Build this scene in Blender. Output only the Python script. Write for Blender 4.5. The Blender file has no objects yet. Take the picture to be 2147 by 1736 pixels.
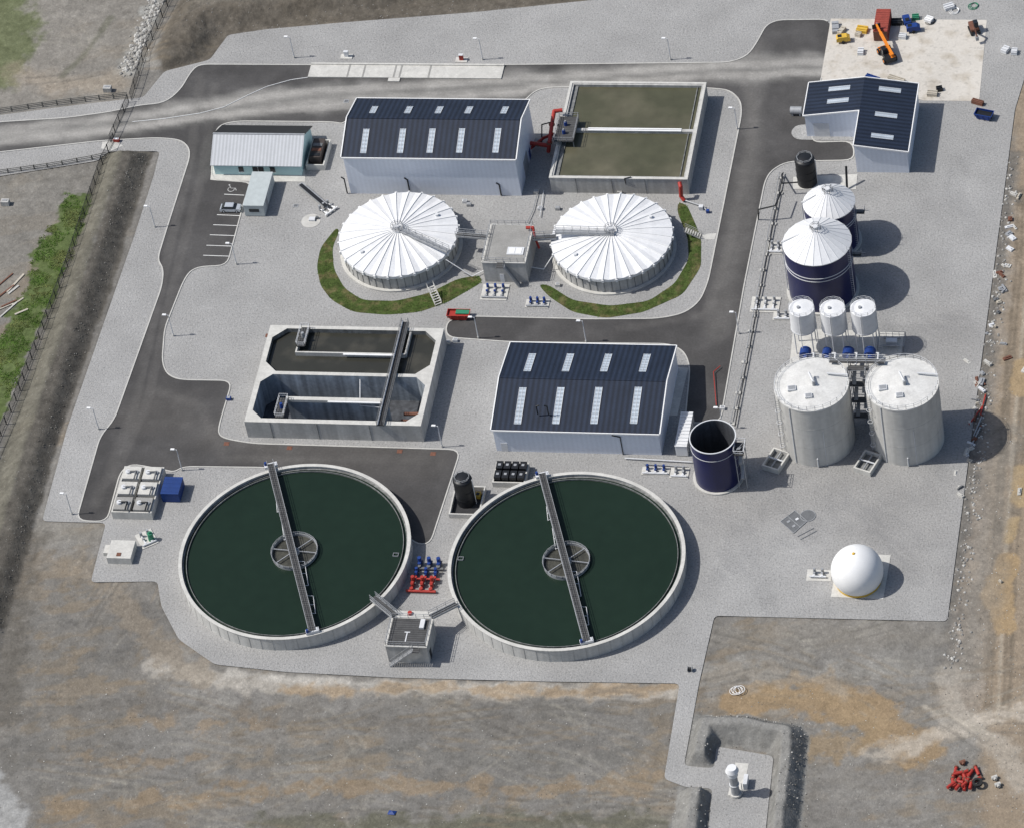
import bpy, bmesh, math, random, numpy as np
from mathutils import Vector, Matrix
from math import radians, sin, cos, pi, hypot, atan2
random.seed(7)
scene=bpy.context.scene
COL=scene.collection
# ---------------------------------------------------------------- camera solved from the survey of the photograph
W,H,FP=2147.0,1736.0,10000.0
DEL,ROLL,YAW,DIST=radians(45.5),radians(-11.26),radians(-17.42),877.0
Fv=Vector((sin(YAW)*cos(DEL),cos(YAW)*cos(DEL),-sin(DEL)))
R0=Vector((cos(YAW),-sin(YAW),0));U0=R0.cross(Fv)
Rv=R0*cos(ROLL)+U0*sin(ROLL);Uv=U0*cos(ROLL)-R0*sin(ROLL)
CAM=-Fv*DIST
def P(px,py,z=0.0):
    d=Rv*((px-W/2)/FP)-Uv*((py-H/2)/FP)+Fv
    t=(z-CAM.z)/d.z
    return CAM+d*t
def SC(px,py,z=0.0):
    return FP/((P(px,py,z)-CAM).dot(Fv))
cd=bpy.data.cameras.new("camera");cam=bpy.data.objects.new("camera",cd);COL.objects.link(cam)
M=Matrix((( Rv.x,Uv.x,-Fv.x,CAM.x),(Rv.y,Uv.y,-Fv.y,CAM.y),(Rv.z,Uv.z,-Fv.z,CAM.z),(0,0,0,1)))
cam.matrix_world=M
cd.sensor_width=36;cd.lens=FP/W*36;cd.clip_start=5;cd.clip_end=12000
scene.camera=cam
scene.view_settings.view_transform='Standard';scene.view_settings.look='None';scene.view_settings.exposure=0
# ---------------------------------------------------------------- light
sh=(P(1200,868-6)-P(1100,868)).normalized()
EL=radians(52.5)
L=Vector((sh.x*cos(EL),sh.y*cos(EL),-sin(EL)))
sd=bpy.data.lights.new("sun",'SUN');sd.energy=4.2;sd.angle=radians(.53);sd.color=(1,.97,.925)
so=bpy.data.objects.new("sun",sd);COL.objects.link(so);so.rotation_euler=L.to_track_quat('-Z','Y').to_euler()
w=bpy.data.worlds.new("World");scene.world=w;w.use_nodes=True
nt=w.node_tree;sky=nt.nodes.new('ShaderNodeTexSky');sky.sky_type='NISHITA';sky.sun_disc=False
sky.sun_elevation=EL;sky.sun_rotation=atan2(-sh.x,-sh.y);sky.dust_density=2.0
nt.nodes['Background'].inputs[1].default_value=.105
nt.links.new(sky.outputs[0],nt.nodes['Background'].inputs[0])
# ---------------------------------------------------------------- materials
def mat(name,col,rough=.75,var=.12,scale=.6,fine=6,metal=0,bump=0,streak=0,wave=None,wamt=.12,attr=None,spec=.4,noise_col=None,specks=(),bdist=.15):
    m=bpy.data.materials.new(name);m.use_nodes=True;n=m.node_tree.nodes;l=m.node_tree.links
    b=n['Principled BSDF'];b.inputs['Roughness'].default_value=rough;b.inputs['Metallic'].default_value=metal
    b.inputs['Specular IOR Level'].default_value=spec
    tc=n.new('ShaderNodeTexCoord');src=tc.outputs['Object']
    def noise(sc,det=3,vec=src):
        t=n.new('ShaderNodeTexNoise');t.inputs['Scale'].default_value=sc;t.inputs['Detail'].default_value=det
        l.new(vec,t.inputs['Vector']);return t.outputs['Fac']
    def mr(x,a,bb,c,d):
        t=n.new('ShaderNodeMapRange');l.new(x,t.inputs[0])
        for i,v in enumerate((a,bb,c,d)):t.inputs[i+1].default_value=v
        return t.outputs[0]
    def mul(a,bb):
        t=n.new('ShaderNodeMath');t.operation='MULTIPLY';l.new(a,t.inputs[0]);l.new(bb,t.inputs[1]);return t.outputs[0]
    f=mul(mr(noise(scale,4),.3,.7,1-var,1+var),mr(noise(fine,2),.3,.7,1-var*.8,1+var*.8))
    for s_ in specks:
        f=mul(f,mr(noise(s_[0],2),s_[1],s_[2],1,1+s_[3]))
    if streak:
        mp=n.new('ShaderNodeMapping');mp.inputs['Scale'].default_value=(1,1,.06);l.new(src,mp.inputs[0])
        f=mul(f,mr(noise(1.0,4,mp.outputs[0]),.35,.7,1-streak,1+streak*.4))
    if wave:
        wt=n.new('ShaderNodeTexWave');wt.bands_direction=wave[0];wt.inputs['Scale'].default_value=.314/wave[1]
        l.new(src,wt.inputs['Vector']);f=mul(f,mr(wt.outputs['Fac'],0,1,1-wamt,1+wamt))
    if attr:
        a=n.new('ShaderNodeAttribute');a.attribute_name='tone';base=a.outputs['Color']
    else:
        c=n.new('ShaderNodeRGB');c.outputs[0].default_value=(*col,1);base=c.outputs[0]
    if noise_col:
        mx=n.new('ShaderNodeMix');mx.data_type='RGBA';l.new(mr(noise(noise_col[1],5),noise_col[2],noise_col[3],0,1),mx.inputs[0])
        l.new(base,mx.inputs[6]);mx.inputs[7].default_value=(*noise_col[0],1);base=mx.outputs[2]
    v=n.new('ShaderNodeVectorMath');v.operation='SCALE';l.new(base,v.inputs[0]);l.new(f,v.inputs['Scale'])
    l.new(v.outputs[0],b.inputs['Base Color'])
    if bump:
        bp=n.new('ShaderNodeBump');bp.inputs['Strength'].default_value=bump;bp.inputs['Distance'].default_value=bdist
        l.new(noise(fine,3),bp.inputs['Height']);l.new(bp.outputs[0],b.inputs['Normal'])
    return m
GRAVEL=mat('gravel',(.3,.3,.3),.95,.08,.12,3.2,attr=1,bump=.8,bdist=.16,spec=.2,specks=((2.6,.54,.66,-.22),(2.2,.54,.66,.14)))
ASPH=mat('asphalt',(.06,.06,.065),.9,.12,.12,2.5,attr=1,specks=((.35,.5,.7,.14),(1.6,.56,.68,.10),(.2,.5,.65,-.12)))
DIRT=mat('dirt',(.2,.2,.2),1,.09,.4,2.6,attr=1,bump=.6,bdist=.17,spec=.1,specks=((1.7,.56,.66,.13),(1.4,.56,.66,-.14),(2.8,.61,.67,.2)))
KERB=mat('kerb_concrete',(.46,.45,.42),.85,.1)
CONC=mat('concrete_pale',(.52,.51,.475),.85,.08,.4,3,streak=.1)
CONCW=mat('concrete_wall',(.43,.425,.405),.85,.1,.3,2,streak=.2)
CONCD=mat('concrete_damp',(.2,.205,.2),.8,.2,.3,2,streak=.35)
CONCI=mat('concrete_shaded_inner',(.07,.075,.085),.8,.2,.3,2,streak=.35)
SLAB=mat('slab_concrete',(.52,.49,.44),.9,.07,.15,2,noise_col=((.38,.34,.28),.3,.5,.72),specks=((.9,.58,.66,-.15),))
WHITE=mat('white_paint',(.76,.76,.75),.5,.03)
COVER=mat('cover_white',(.69,.695,.70),.5,.05,.25,3,specks=((.7,.52,.7,-.06),))
PANEL=mat('wall_panel',(.66,.7,.77),.5,.03,.3,3,wave=('X',.9),wamt=.025)
PANELY=mat('gable_panel',(.66,.7,.77),.5,.03,.3,3,wave=('Y',.9),wamt=.025)
NAVY=mat('roof_navy',(.014,.021,.038),.55,.12,.3,3,wave=('X',1.0),wamt=.3,spec=.28)
NAVYY=mat('roof_navy_cross',(.014,.021,.038),.55,.12,.3,3,wave=('Y',1.0),wamt=.3,spec=.28)
SKYL=mat('rooflight_sheet',(.36,.41,.46),.4,.08,.5,4,wave=('Y',.8),wamt=.2)
TANKB=mat('tank_navy_enamel',(.008,.011,.066),.32,.1,.3,3,spec=.45)
BLACK=mat('black_plastic',(.012,.013,.015),.45,.1)
STEEL=mat('galvanised_steel',(.33,.34,.35),.5,.12,1,5,metal=.2)
STEELK=mat('weathered_steel',(.13,.135,.14),.6,.12,1,5)
STEELW=mat('pale_steel',(.6,.61,.62),.45,.06,1,5)
GRATE=mat('grating',(.06,.06,.06),.7,.2,1,5,wave=('Y',.5),wamt=.3)
ROOFG=mat('flat_roof_grey',(.27,.265,.25),.9,.12,.5,4)
DARKIN=mat('dark_interior',(.03,.03,.032),.8,.2)
RED=mat('red_pipe',(.36,.035,.025),.5,.1)
RUST=mat('rust_brown',(.16,.07,.045),.8,.2)
BROWNK=mat('dark_brown_tank',(.05,.04,.036),.7,.2)
BLUE=mat('blue_paint',(.010,.04,.19),.5,.1)
BLUED=mat('dark_blue_paint',(.008,.036,.16),.6,.1)
ORANGE=mat('orange_paint',(.75,.22,.015),.5,.06)
YELL=mat('yellow_paint',(.6,.38,.05),.5,.1)
GREENP=mat('green_paint',(.03,.2,.11),.5,.08)
TURQ=mat('pale_turquoise_render',(.44,.62,.62),.8,.04)
CORR=mat('pale_corrugated_roof',(.42,.435,.455),.6,.04,.4,3,wave=('X',.7),wamt=.13)
RUBBER=mat('rubber',(.015,.015,.015),.8,.1)
GLASS=mat('dark_glass',(.02,.025,.03),.15,.05)
SILVER=mat('silver_paint',(.5,.53,.56),.3,.03,metal=.3)
CABIN=mat('cabin_grey',(.42,.46,.46),.6,.05,streak=.08)
WOOD=mat('pale_timber',(.45,.41,.34),.85,.15)
GRASS=mat('grass_green',(.055,.08,.022),.95,.3,.7,3,noise_col=((.11,.10,.045),.5,.48,.66),bump=.8,spec=.1,specks=((1.6,.5,.65,-.3),))
BLADE=mat('grass_blade',(.085,.155,.03),.9,.3,.25,1.2,spec=.1,noise_col=((.15,.17,.06),.16,.45,.6))
PAINT=mat('road_paint',(.62,.62,.6),.8,.1)
PAINTD=mat('worn_road_paint',(.42,.42,.41),.8,.2)
def water(name,col,rough=.12,nc=None,spec=.3,var=.06):
    return mat(name,col,rough,var,.05,.4,spec=spec,noise_col=nc)
W_GREEN=water('water_green',(.074,.074,.046),.2,((.118,.11,.074),.09,.42,.68),.3,.1)
W_DARK=water('water_dark_green',(.013,.025,.017),.22,None,.14)
W_BROWN=water('water_brown',(.036,.036,.03),.15,((.06,.057,.046),.2,.5,.7))
# ---------------------------------------------------------------- mesh builder
def rootloc(o):
    while o.parent:o=o.parent
    return o.location.copy()
class MB:
    def __init__(s):s.v=[];s.f=[];s.mi=[];s.sm=[];s.m=[]
    def add(s,vs,fs,m,smooth=False):
        if m not in s.m:s.m.append(m)
        i=s.m.index(m);b=len(s.v);s.v+=[tuple(x) for x in vs]
        for f in fs:s.f.append([b+k for k in f]);s.mi.append(i);s.sm.append(smooth)
        return s
    def box(s,x0,x1,y0,y1,z0,z1,m):
        vs=[(x,y,z) for z in(z0,z1) for y in(y0,y1) for x in(x0,x1)]
        return s.add(vs,[(0,2,3,1),(4,5,7,6),(0,1,5,4),(2,6,7,3),(0,4,6,2),(1,3,7,5)],m)
    def cbox(s,c,sz,m,ang=0):
        a,b,h=sz[0]/2,sz[1]/2,sz[2]/2;vs=[]
        for z in(-h,h):
            for y in(-b,b):
                for x in(-a,a):vs.append((c[0]+x*cos(ang)-y*sin(ang),c[1]+x*sin(ang)+y*cos(ang),c[2]+z))
        return s.add(vs,[(0,2,3,1),(4,5,7,6),(0,1,5,4),(2,6,7,3),(0,4,6,2),(1,3,7,5)],m)
    def beam(s,p,q,wd,h,m):
        p=Vector(p);q=Vector(q);d=(q-p).normalized();sx=d.cross(Vector((0,0,1)))
        if sx.length<1e-3:sx=Vector((1,0,0))
        sx.normalize();u=sx.cross(d);sx*=wd/2;u*=h/2
        vs=[p-sx-u,p+sx-u,p+sx+u,p-sx+u,q-sx-u,q+sx-u,q+sx+u,q-sx+u]
        return s.add(vs,[(0,1,2,3),(7,6,5,4),(0,4,5,1),(1,5,6,2),(2,6,7,3),(3,7,4,0)],m)
    def cyl(s,x,y,z0,z1,r0,r1=None,n=40,m=None,cap=True,bot=False):
        r1=r0 if r1 is None else r1
        A=[2*pi*i/n for i in range(n)]
        vs=[(x+r0*cos(a),y+r0*sin(a),z0) for a in A]+[(x+r1*cos(a),y+r1*sin(a),z1) for a in A]
        s.add(vs,[(i,(i+1)%n,n+(i+1)%n,n+i) for i in range(n)],m,True)
        if cap and r1>0.001:s.add(vs[n:],[tuple(range(n))],m)
        if bot:s.add(vs[:n],[tuple(range(n-1,-1,-1))],m)
        return s
    def ring(s,x,y,z0,z1,ro,ri,n=64,m=None,mi=None,a0=0,a1=2*pi):
        full=abs(a1-a0-2*pi)<1e-6;k=n if full else n+1
        A=[a0+(a1-a0)*i/n for i in range(k)]
        def c(r,z):return [(x+r*cos(a),y+r*sin(a),z) for a in A]
        idx=[(i,(i+1)%k) for i in range(n)]
        mi=mi or m
        s.add(c(ro,z0)+c(ro,z1),[(i,j,k+j,k+i) for i,j in idx],m,True)
        s.add(c(ri,z0)+c(ri,z1),[(j,i,k+i,k+j) for i,j in idx],mi,True)
        s.add(c(ro,z1)+c(ri,z1),[(i,j,k+j,k+i) for i,j in idx],m)
        s.add(c(ro,z0)+c(ri,z0),[(j,i,k+i,k+j) for i,j in idx],m)
        return s
    def tube(s,pts,r,m,n=6,closed=False):
        pts=[Vector(p) for p in pts]
        if closed:pts=pts+[pts[0]]
        for p,q in zip(pts[:-1],pts[1:]):
            d=(q-p)
            if d.length<1e-4:continue
            d.normalize();a=d.orthogonal().normalized();b=d.cross(a)
            vs=[c+(a*cos(2*pi*i/n)+b*sin(2*pi*i/n))*r for c in(p-d*r*.3,q+d*r*.3) for i in range(n)]
            s.add(vs,[(i,(i+1)%n,n+(i+1)%n,n+i) for i in range(n)],m,n>5)
            s.add(vs[:n],[tuple(range(n-1,-1,-1))],m);s.add(vs[n:],[tuple(range(n))],m)
        return s
    def sphere(s,c,r,m,zmin=-1.0,sz=1.0,n=36,k=18):
        vs=[];t0=math.asin(zmin)
        for j in range(k+1):
            t=t0+(pi/2-t0)*j/k
            for i in range(n):vs.append((c[0]+r*cos(t)*cos(2*pi*i/n),c[1]+r*cos(t)*sin(2*pi*i/n),c[2]+r*sz*sin(t)))
        return s.add(vs,[(j*n+i,j*n+(i+1)%n,(j+1)*n+(i+1)%n,(j+1)*n+i) for j in range(k) for i in range(n)],m,True)
    def prof(s,pts,y0,y1,m,taper=0):
        n=len(pts);zt=max(p[1] for p in pts);zb=min(p[1] for p in pts)
        def yy(y,z):
            f=(z-zb)/(zt-zb+1e-6)*taper;return y+(f if y<(y0+y1)/2 else -f)
        vs=[(p[0],yy(y0,p[1]),p[1]) for p in pts]+[(p[0],yy(y1,p[1]),p[1]) for p in pts]
        return s.add(vs,[tuple(range(n)),tuple(range(2*n-1,n-1,-1))]+[(i,n+i,n+(i+1)%n,(i+1)%n) for i in range(n)],m)
    def ycyl(s,x,y0,y1,z,r,m,n=18):
        return s.tubec((x,y0,z),(x,y1,z),r,m,n)
    def tubec(s,p,q,r,m,n=16,r2=None):
        p=Vector(p);q=Vector(q);d=(q-p).normalized();a=d.orthogonal().normalized();b=d.cross(a);r2=r if r2 is None else r2
        vs=[c+(a*cos(2*pi*i/n)+b*sin(2*pi*i/n))*rr for c,rr in((p,r),(q,r2)) for i in range(n)]
        s.add(vs,[(i,(i+1)%n,n+(i+1)%n,n+i) for i in range(n)],m,True)
        s.add(vs[:n],[tuple(range(n-1,-1,-1))],m);s.add(vs[n:],[tuple(range(n))],m);return s
    def rail(s,pts,h=1.1,closed=False,m=None,sp=1.8,r=.035):
        m=m or STEEL;pts=[Vector(p) for p in pts]
        if closed:pts=pts+[pts[0]]
        for k in(h,h*.55):s.tube([p+Vector((0,0,k)) for p in pts],r,m,4)
        for p,q in zip(pts[:-1],pts[1:]):
            c=max(1,int((q-p).length/sp))
            for i in range(c+1):
                a=p.lerp(q,i/c);s.tube([a,a+Vector((0,0,h))],r,m,4)
        return s
    def obj(s,name,parent=None,local=False,**kw):
        me=bpy.data.meshes.new(name);o=rootloc(parent) if (parent and not local) else Vector((0,0,0))
        me.from_pydata([(a[0]-o.x,a[1]-o.y,a[2]-o.z) for a in s.v],[],s.f)
        for m in s.m:me.materials.append(m)
        me.polygons.foreach_set('material_index',s.mi);me.polygons.foreach_set('use_smooth',s.sm);me.update()
        ob=bpy.data.objects.new(name,me);COL.objects.link(ob);ob.parent=parent
        for k,v in kw.items():ob[k]=v
        return ob
def T(name,label,cat,loc,group=None,rot=0):
    e=bpy.data.objects.new(name,None);e.empty_display_size=.5;COL.objects.link(e);e.location=loc;e.rotation_euler=(0,0,rot)
    e['label']=label;e['category']=cat
    if group:e['group']=group
    return e
def copy_thing(src,loc,rot=0,label=None):
    n=src.copy();n.location=loc;n.rotation_euler=(0,0,rot);COL.objects.link(n)
    if label:n['label']=label
    def rec(a,b):
        for c in a.children:
            d=c.copy();d.parent=b;COL.objects.link(d);rec(c,d)
    rec(src,n);return n
# ---------------------------------------------------------------- numpy ground helpers
rng=np.random.default_rng(11)
LAT=rng.random((256,256))
def vn(x,y,s,seed=0):
    x=x/s+seed*17.3;y=y/s+seed*31.7
    xi=np.floor(x).astype(int);yi=np.floor(y).astype(int);fx=x-xi;fy=y-yi;fx=fx*fx*(3-2*fx);fy=fy*fy*(3-2*fy)
    g=lambda a,b:LAT[a%256,b%256]
    return (g(xi,yi)*(1-fx)+g(xi+1,yi)*fx)*(1-fy)+(g(xi,yi+1)*(1-fx)+g(xi+1,yi+1)*fx)*fy
def fbm(x,y,s,o=4,seed=0):
    r=0;a=.5;t=0
    for i in range(o):r=r+a*vn(x*cos(.6*i)+y*sin(.6*i),y*cos(.6*i)-x*sin(.6*i),s/2**i,seed+i*3);t+=a;a*=.6
    return r/t
def ss(x,a,b):
    t=np.clip((x-a)/(b-a),0,1);return t*t*(3-2*t)
def dpl(x,y,pts,closed=False):
    d=np.full(x.shape,1e9)
    pp=list(pts)+([pts[0]] if closed else [])
    for a,b in zip(pp[:-1],pp[1:]):
        dx,dy=b[0]-a[0],b[1]-a[1];L2=dx*dx+dy*dy+1e-9
        t=np.clip(((x-a[0])*dx+(y-a[1])*dy)/L2,0,1)
        d=np.minimum(d,np.hypot(x-a[0]-t*dx,y-a[1]-t*dy))
    return d
def inside(x,y,pts):
    r=np.zeros(x.shape,bool);n=len(pts)
    for i in range(n):
        x0,y0=pts[i][0],pts[i][1];x1,y1=pts[(i+1)%n][0],pts[(i+1)%n][1]
        if y0==y1:continue
        c=((y0>y)!=(y1>y))&(x<(x1-x0)*(y-y0)/(y1-y0)+x0);r^=c
    return r
def sdf(x,y,pts):
    d=dpl(x,y,pts,True);return np.where(inside(x,y,pts),-d,d)
def WP(l,z=0):return [tuple(P(a,b,z))[:2] for a,b in l]
def rounded(pts,rad=2.5,k=4):
    out=[];n=len(pts)
    for i in range(n):
        a=Vector(pts[i-1]);b=Vector(pts[i]);c=Vector(pts[(i+1)%n])
        la=(a-b).length;lc=(c-b).length;r1=min(rad,la*.45);r2=min(rad,lc*.45)
        p=b+(a-b)*(r1/la);q=b+(c-b)*(r2/lc)
        for j in range(k+1):
            t=j/k;out.append(tuple(p*(1-t)**2+b*2*t*(1-t)+q*t*t))
    return out
def sheet(name,pts,z,m,tone,res=2.5,hole=None,**kw):
    bm=bmesh.new();f=bm.faces.new([bm.verts.new((p[0],p[1],z)) for p in pts])
    f.normal_update()
    if f.normal.z<0:f.normal_flip()
    bmesh.ops.triangulate(bm,faces=bm.faces[:],ngon_method='EAR_CLIP')
    def cut(ax,t):
        co=[0,0,0];co[ax]=t;no=[0,0,0];no[ax]=1
        bmesh.ops.bisect_plane(bm,geom=bm.verts[:]+bm.edges[:]+bm.faces[:],plane_co=co,plane_no=no,dist=1e-5)
    if hole:
        cut(0,hole[0]);cut(0,hole[1]);cut(1,hole[2]);cut(1,hole[3])
        dl=[]
        for f in bm.faces:
            c_=f.calc_center_median()
            if hole[0]<c_.x<hole[1] and hole[2]<c_.y<hole[3]:dl.append(f)
        bmesh.ops.delete(bm,geom=dl,context='FACES')
    if res:
        xs=[p[0] for p in pts];ys=[p[1] for p in pts]
        for ax,lo,hi in((0,min(xs),max(xs)),(1,min(ys),max(ys))):
            t=lo+res
            while t<hi:
                cut(ax,t);t+=res
    me=bpy.data.meshes.new(name);bm.to_mesh(me);bm.free()
    n=len(me.vertices);co=np.zeros(n*3);me.vertices.foreach_get('co',co);co=co.reshape(-1,3)
    if tone is not None:
        c=np.ones((n,4));c[:,:3]=tone(co[:,0],co[:,1])
        at=me.attributes.new('tone','FLOAT_COLOR','POINT');at.data.foreach_set('color',c.ravel())
    me.materials.append(m);o=bpy.data.objects.new(name,me);COL.objects.link(o);o['kind']='structure'
    for k,v in kw.items():o[k]=v
    return o
def mixc(c,m,col):return c*(1-m[:,None])+np.array(col)[None,:]*m[:,None]
def rect(px,z):
    q=[P(a,b,z) for a,b in px] # fl,fr,br,bl
    return ((q[0].x+q[3].x)/2,(q[1].x+q[2].x)/2,(q[0].y+q[1].y)/2,(q[2].y+q[3].y)/2)
PT=rect([(510,887),(884,890),(930,688),(568,683)],4.2)   # twin process tank footprint
HOLE=(PT[0]+.5,PT[1]-.5,PT[2]+.5,PT[3]-.4)
# ---------------------------------------------------------------- outlines
PAD=WP([(-60,380),(0,370),(205,338),(228,318),(335,318),(322,370),(280,500),(210,700),(140,900),(88,1092),(222,1096),(190,1220),(330,1218),(338,1270),(375,1340),(450,1392),(600,1408),(830,1420),(1150,1428),(1425,1432),(1392,1632),(1440,1650),(1494,1652),(1482,1770),(1602,1770),(1622,1584),(1502,1564),(1497,1610),(1434,1604),(1466,1430),(1498,1290),(1986,1302),(2056,770),(2128,230),(2180,60),(2300,-80),(1400,-80),(1250,0),(1000,26),(730,47),(560,62),(478,74),(440,126),(345,150),(300,205),(270,208),(150,222),(0,242),(-60,248)])
ROAD=WP([(-60,262),(0,257),(140,248),(235,235),(290,222),(345,217),(378,190),(400,152),(418,136),(640,137),(1057,137),(1530,132),(1568,118),(1590,85),(1605,55),(1630,43),(1742,42),(1722,165),(1712,215),(1700,300),(1788,297),(1792,337),(1650,340),(1618,358),(1604,380),(1560,600),(1510,887),(1436,887),(1447,770),(1435,738),(1405,722),(1070,718),(935,708),(937,672),(985,664),(1240,670),(1380,669),(1435,658),(1468,632),(1485,590),(1555,240),(1553,212),(1530,190),(1490,186),(1300,183),(1150,184),(1120,192),(1095,218),(900,228),(745,228),(722,262),(700,257),(500,255),(462,262),(448,285),(443,378),(530,384),(515,412),(476,558),(420,560),(398,570),(384,592),(345,690),(340,760),(350,785),(375,797),(487,799),(460,890),(458,910),(472,920),(530,930),(966,943),(902,1140),(870,1140),(800,1060),(700,1010),(560,980),(385,978),(365,990),(345,985),(275,972),(252,990),(224,1094),(160,1091),(183,1010),(210,915),(240,880),(340,600),(343,565),(330,545),(350,480),(398,330),(396,310),(378,294),(330,290),(215,296),(0,320),(-60,327)])
PADr=rounded(PAD,1.0);ROADr=rounded(ROAD,2.2)
dust1=WP([(-60,290),(0,285),(270,258),(450,225),(640,205),(900,190),(1200,168),(1450,150),(1720,140)])
dust2=WP([(1585,100),(1580,300),(1500,700)])
dust3=WP([(300,860),(600,950),(900,960)])
ruta=[WP(l) for l in([(0,272),(270,246),(640,192),(1000,172),(1450,142),(1740,130)],[(0,285),(280,268),(650,218),(1000,196),(1450,163),(1740,152)],[(1560,150),(1580,260),(1530,520),(1480,660),(1300,690)],[(420,160),(400,330),(345,570),(280,860),(200,1060)],[(450,180),(425,360),(365,590),(310,840),(240,1000)],[(330,820),(420,850),(470,960),(900,965)],[(0,300),(250,275),(420,245),(640,230),(900,212),(1100,196)])]
def tone_road(x,y):
    c=np.tile(np.array([.052,.050,.049]),(len(x),1))
    n=fbm(x,y,9,4,2)
    c=mixc(c,.6*ss(n,.4,.7),(.083,.08,.078))
    d=dpl(x,y,dust1)+ (fbm(x,y,6,3,5)-.5)*4
    c=mixc(c,.92*(1-ss(d,1.6,5.2)),(.255,.247,.23))
    d=dpl(x,y,dust2)+(n-.5)*5
    c=mixc(c,.4*(1-ss(d,.5,4)),(.165,.158,.148))
    d=dpl(x,y,dust3)+(n-.5)*12
    c=mixc(c,.25*(1-ss(d,1,8)),(.13,.12,.108))
    for i,q in enumerate(ruta):
        f_=i<2 or i==6;d=dpl(x,y,q);c=mixc(c,(.38 if f_ else .2)*(1-ss(np.abs(d-.3),.3,.9)),(.36,.345,.32) if f_ else (.15,.142,.132))
        if f_:c=mixc(c,.25*(1-ss(np.abs(d-1.6),.2,.8)),(.12,.118,.11))
    return c
gz=WP([(1560,1080),(1700,1000),(1900,1150),(1980,700)])
rr=random.Random(21);arcs=[]
for i in range(22):
    px,py=rr.uniform(1480,1960),rr.uniform(1000,1240)
    if i>14:px,py=rr.uniform(1850,2050),rr.uniform(200,700)
    a=rr.uniform(0,6.28);cu=rr.uniform(-.35,.35);q=[P(px,py)]
    for j in range(8):a+=cu;q.append(q[-1]+Vector((cos(a)*2.4,sin(a)*2.4,0)))
    arcs.append([tuple(v)[:2] for v in q])
def tone_gravel(x,y):
    n=fbm(x,y,22,4,9);n2=fbm(x,y,4,3,4)
    c=np.tile(np.array([.305,.302,.294]),(len(x),1))*(1+.22*(n-.5)+.10*(n2-.5))[:,None]
    d=dpl(x,y,gz)+(n-.5)*16
    c=mixc(c,.6*(1-ss(d,4,17)),(.262,.255,.244))
    for q in arcs:
        ix=np.where((np.abs(x-q[4][0])<12)&(np.abs(y-q[4][1])<12))[0]
        if len(ix):
            m=.22*(1-ss(np.abs(dpl(x[ix],y[ix],q)-.9),.2,.9));c[ix]=c[ix]*(1-m[:,None])+.19*m[:,None]
    return c
sheet('gravel_ground',PADr,0,GRAVEL,tone_gravel,1.3,HOLE)
sheet('road',ROADr,.02,ASPH,tone_road,1.0)
# kerbs
kb=MB();n=len(ROADr)
def skipk(p):
    return p[0]<WP([(-20,280)])[0][0]
apx=WP([(1735,100)])[0]
cen=[Vector(p) for p in ROADr]
for i in range(n):
    a,b,c,d=cen[i-1],cen[i],cen[(i+1)%n],cen[(i+2)%n]
    if skipk(b) or hypot(b.x-apx[0],b.y-apx[1])<8:continue
    if (c-b).length<1e-3:continue
    def nn(p,q):
        t=(q-p).normalized();return Vector((-t.y,t.x))
    n0=nn(b,c);n1=(nn(a,b)+n0) if (b-a).length>1e-3 else n0;n2=(nn(c,d)+n0) if (d-c).length>1e-3 else n0
    n1.normalize();n2.normalize();h=.12
    q=[b-n1*h,c-n2*h,c+n2*h,b+n1*h]
    kb.add([(p.x,p.y,0.0) for p in q]+[(p.x,p.y,.12) for p in q],[(4,5,6,7),(0,1,5,4),(1,2,6,5),(2,3,7,6),(3,0,4,7)],KERB)
kb.obj('kerb',kind='structure')
def slab(name,px,z,m=SLAB,h=0,**kw):
    return sheet(name,WP(px),z,m,None,0,**kw)
slab('concrete_apron_ground',[(1742,40),(2069,43),(2053,213),(1936,212),(1900,200),(1720,170)],.035)
slab('pavement',[(445,345),(640,350),(640,382),(460,380),(441,378)],.05,CONC)
slab('pavement',[(1400,770),(1443,772),(1420,872),(1395,872)],.05,CONC)
slab('pavement',[(1472,492),(1502,490),(1498,503),(1478,503)],.03,CONC)
slab('pavement',[(215,298),(240,297),(258,306),(232,318),(212,312)],.03,CONC)
isl=rounded(WP([(1668,264),(1700,262),(1790,290),(1790,297),(1668,294),(1657,280)]),1.2)
sheet('gravel_island_ground',isl,.1,GRAVEL,tone_gravel,2)
# ---------------------------------------------------------------- ground with relief
cs=[P(a,b) for a,b in((-20,-20),(W+20,-20),(-20,H+20),(W+20,H+20))]
xa,xb=min(c.x for c in cs)-4,max(c.x for c in cs)+4;ya,yb=min(c.y for c in cs)-4,max(c.y for c in cs)+4
def axis(a,b,st):
    core=list(np.arange(a,b,st));g=[];s=st*2;p=b
    while p<5000:p+=s;g.append(p);s*=1.45
    lo=[];s=st*2;p=a
    while p>-5000:p-=s;lo.append(p);s*=1.45
    return np.array(lo[::-1]+core+g)
ax=axis(xa,xb,.3);ay=axis(ya,yb,.3)
GX,GY=np.meshgrid(ax,ay);gx=GX.ravel();gy=GY.ravel()
n1=fbm(gx,gy,14,5,1);n2=fbm(gx,gy,5,4,6);n3=fbm(gx,gy,1.6,3,8);nL=fbm(gx,gy,45,3,12);n5=fbm(gx,gy,3.2,4,31);n6=fbm(gx,gy,.8,2,51)
sx=gx*.96+gy*.28;sy=gy*.96-gx*.28
st=fbm(sx*.22,sy*1.3,3,4,14);st2=fbm(sx*.3,sy*1.1,1.6,3,44)
c=np.tile(np.array([.172,.164,.150]),(len(gx),1))
c=c*(1+.26*(n3-.5)+.36*(n2-.5)+.5*(nL-.5)+.32*(st2-.5)+.2*(n6-.5))[:,None]
pm=n1*.45+st*.3+n5*.25
c=mixc(c,.5*ss(pm,.545,.60),(.215,.17,.115))
c=mixc(c,.35*ss(pm,.46,.55)*(1-ss(pm,.545,.60)),(.19,.173,.147))
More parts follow.
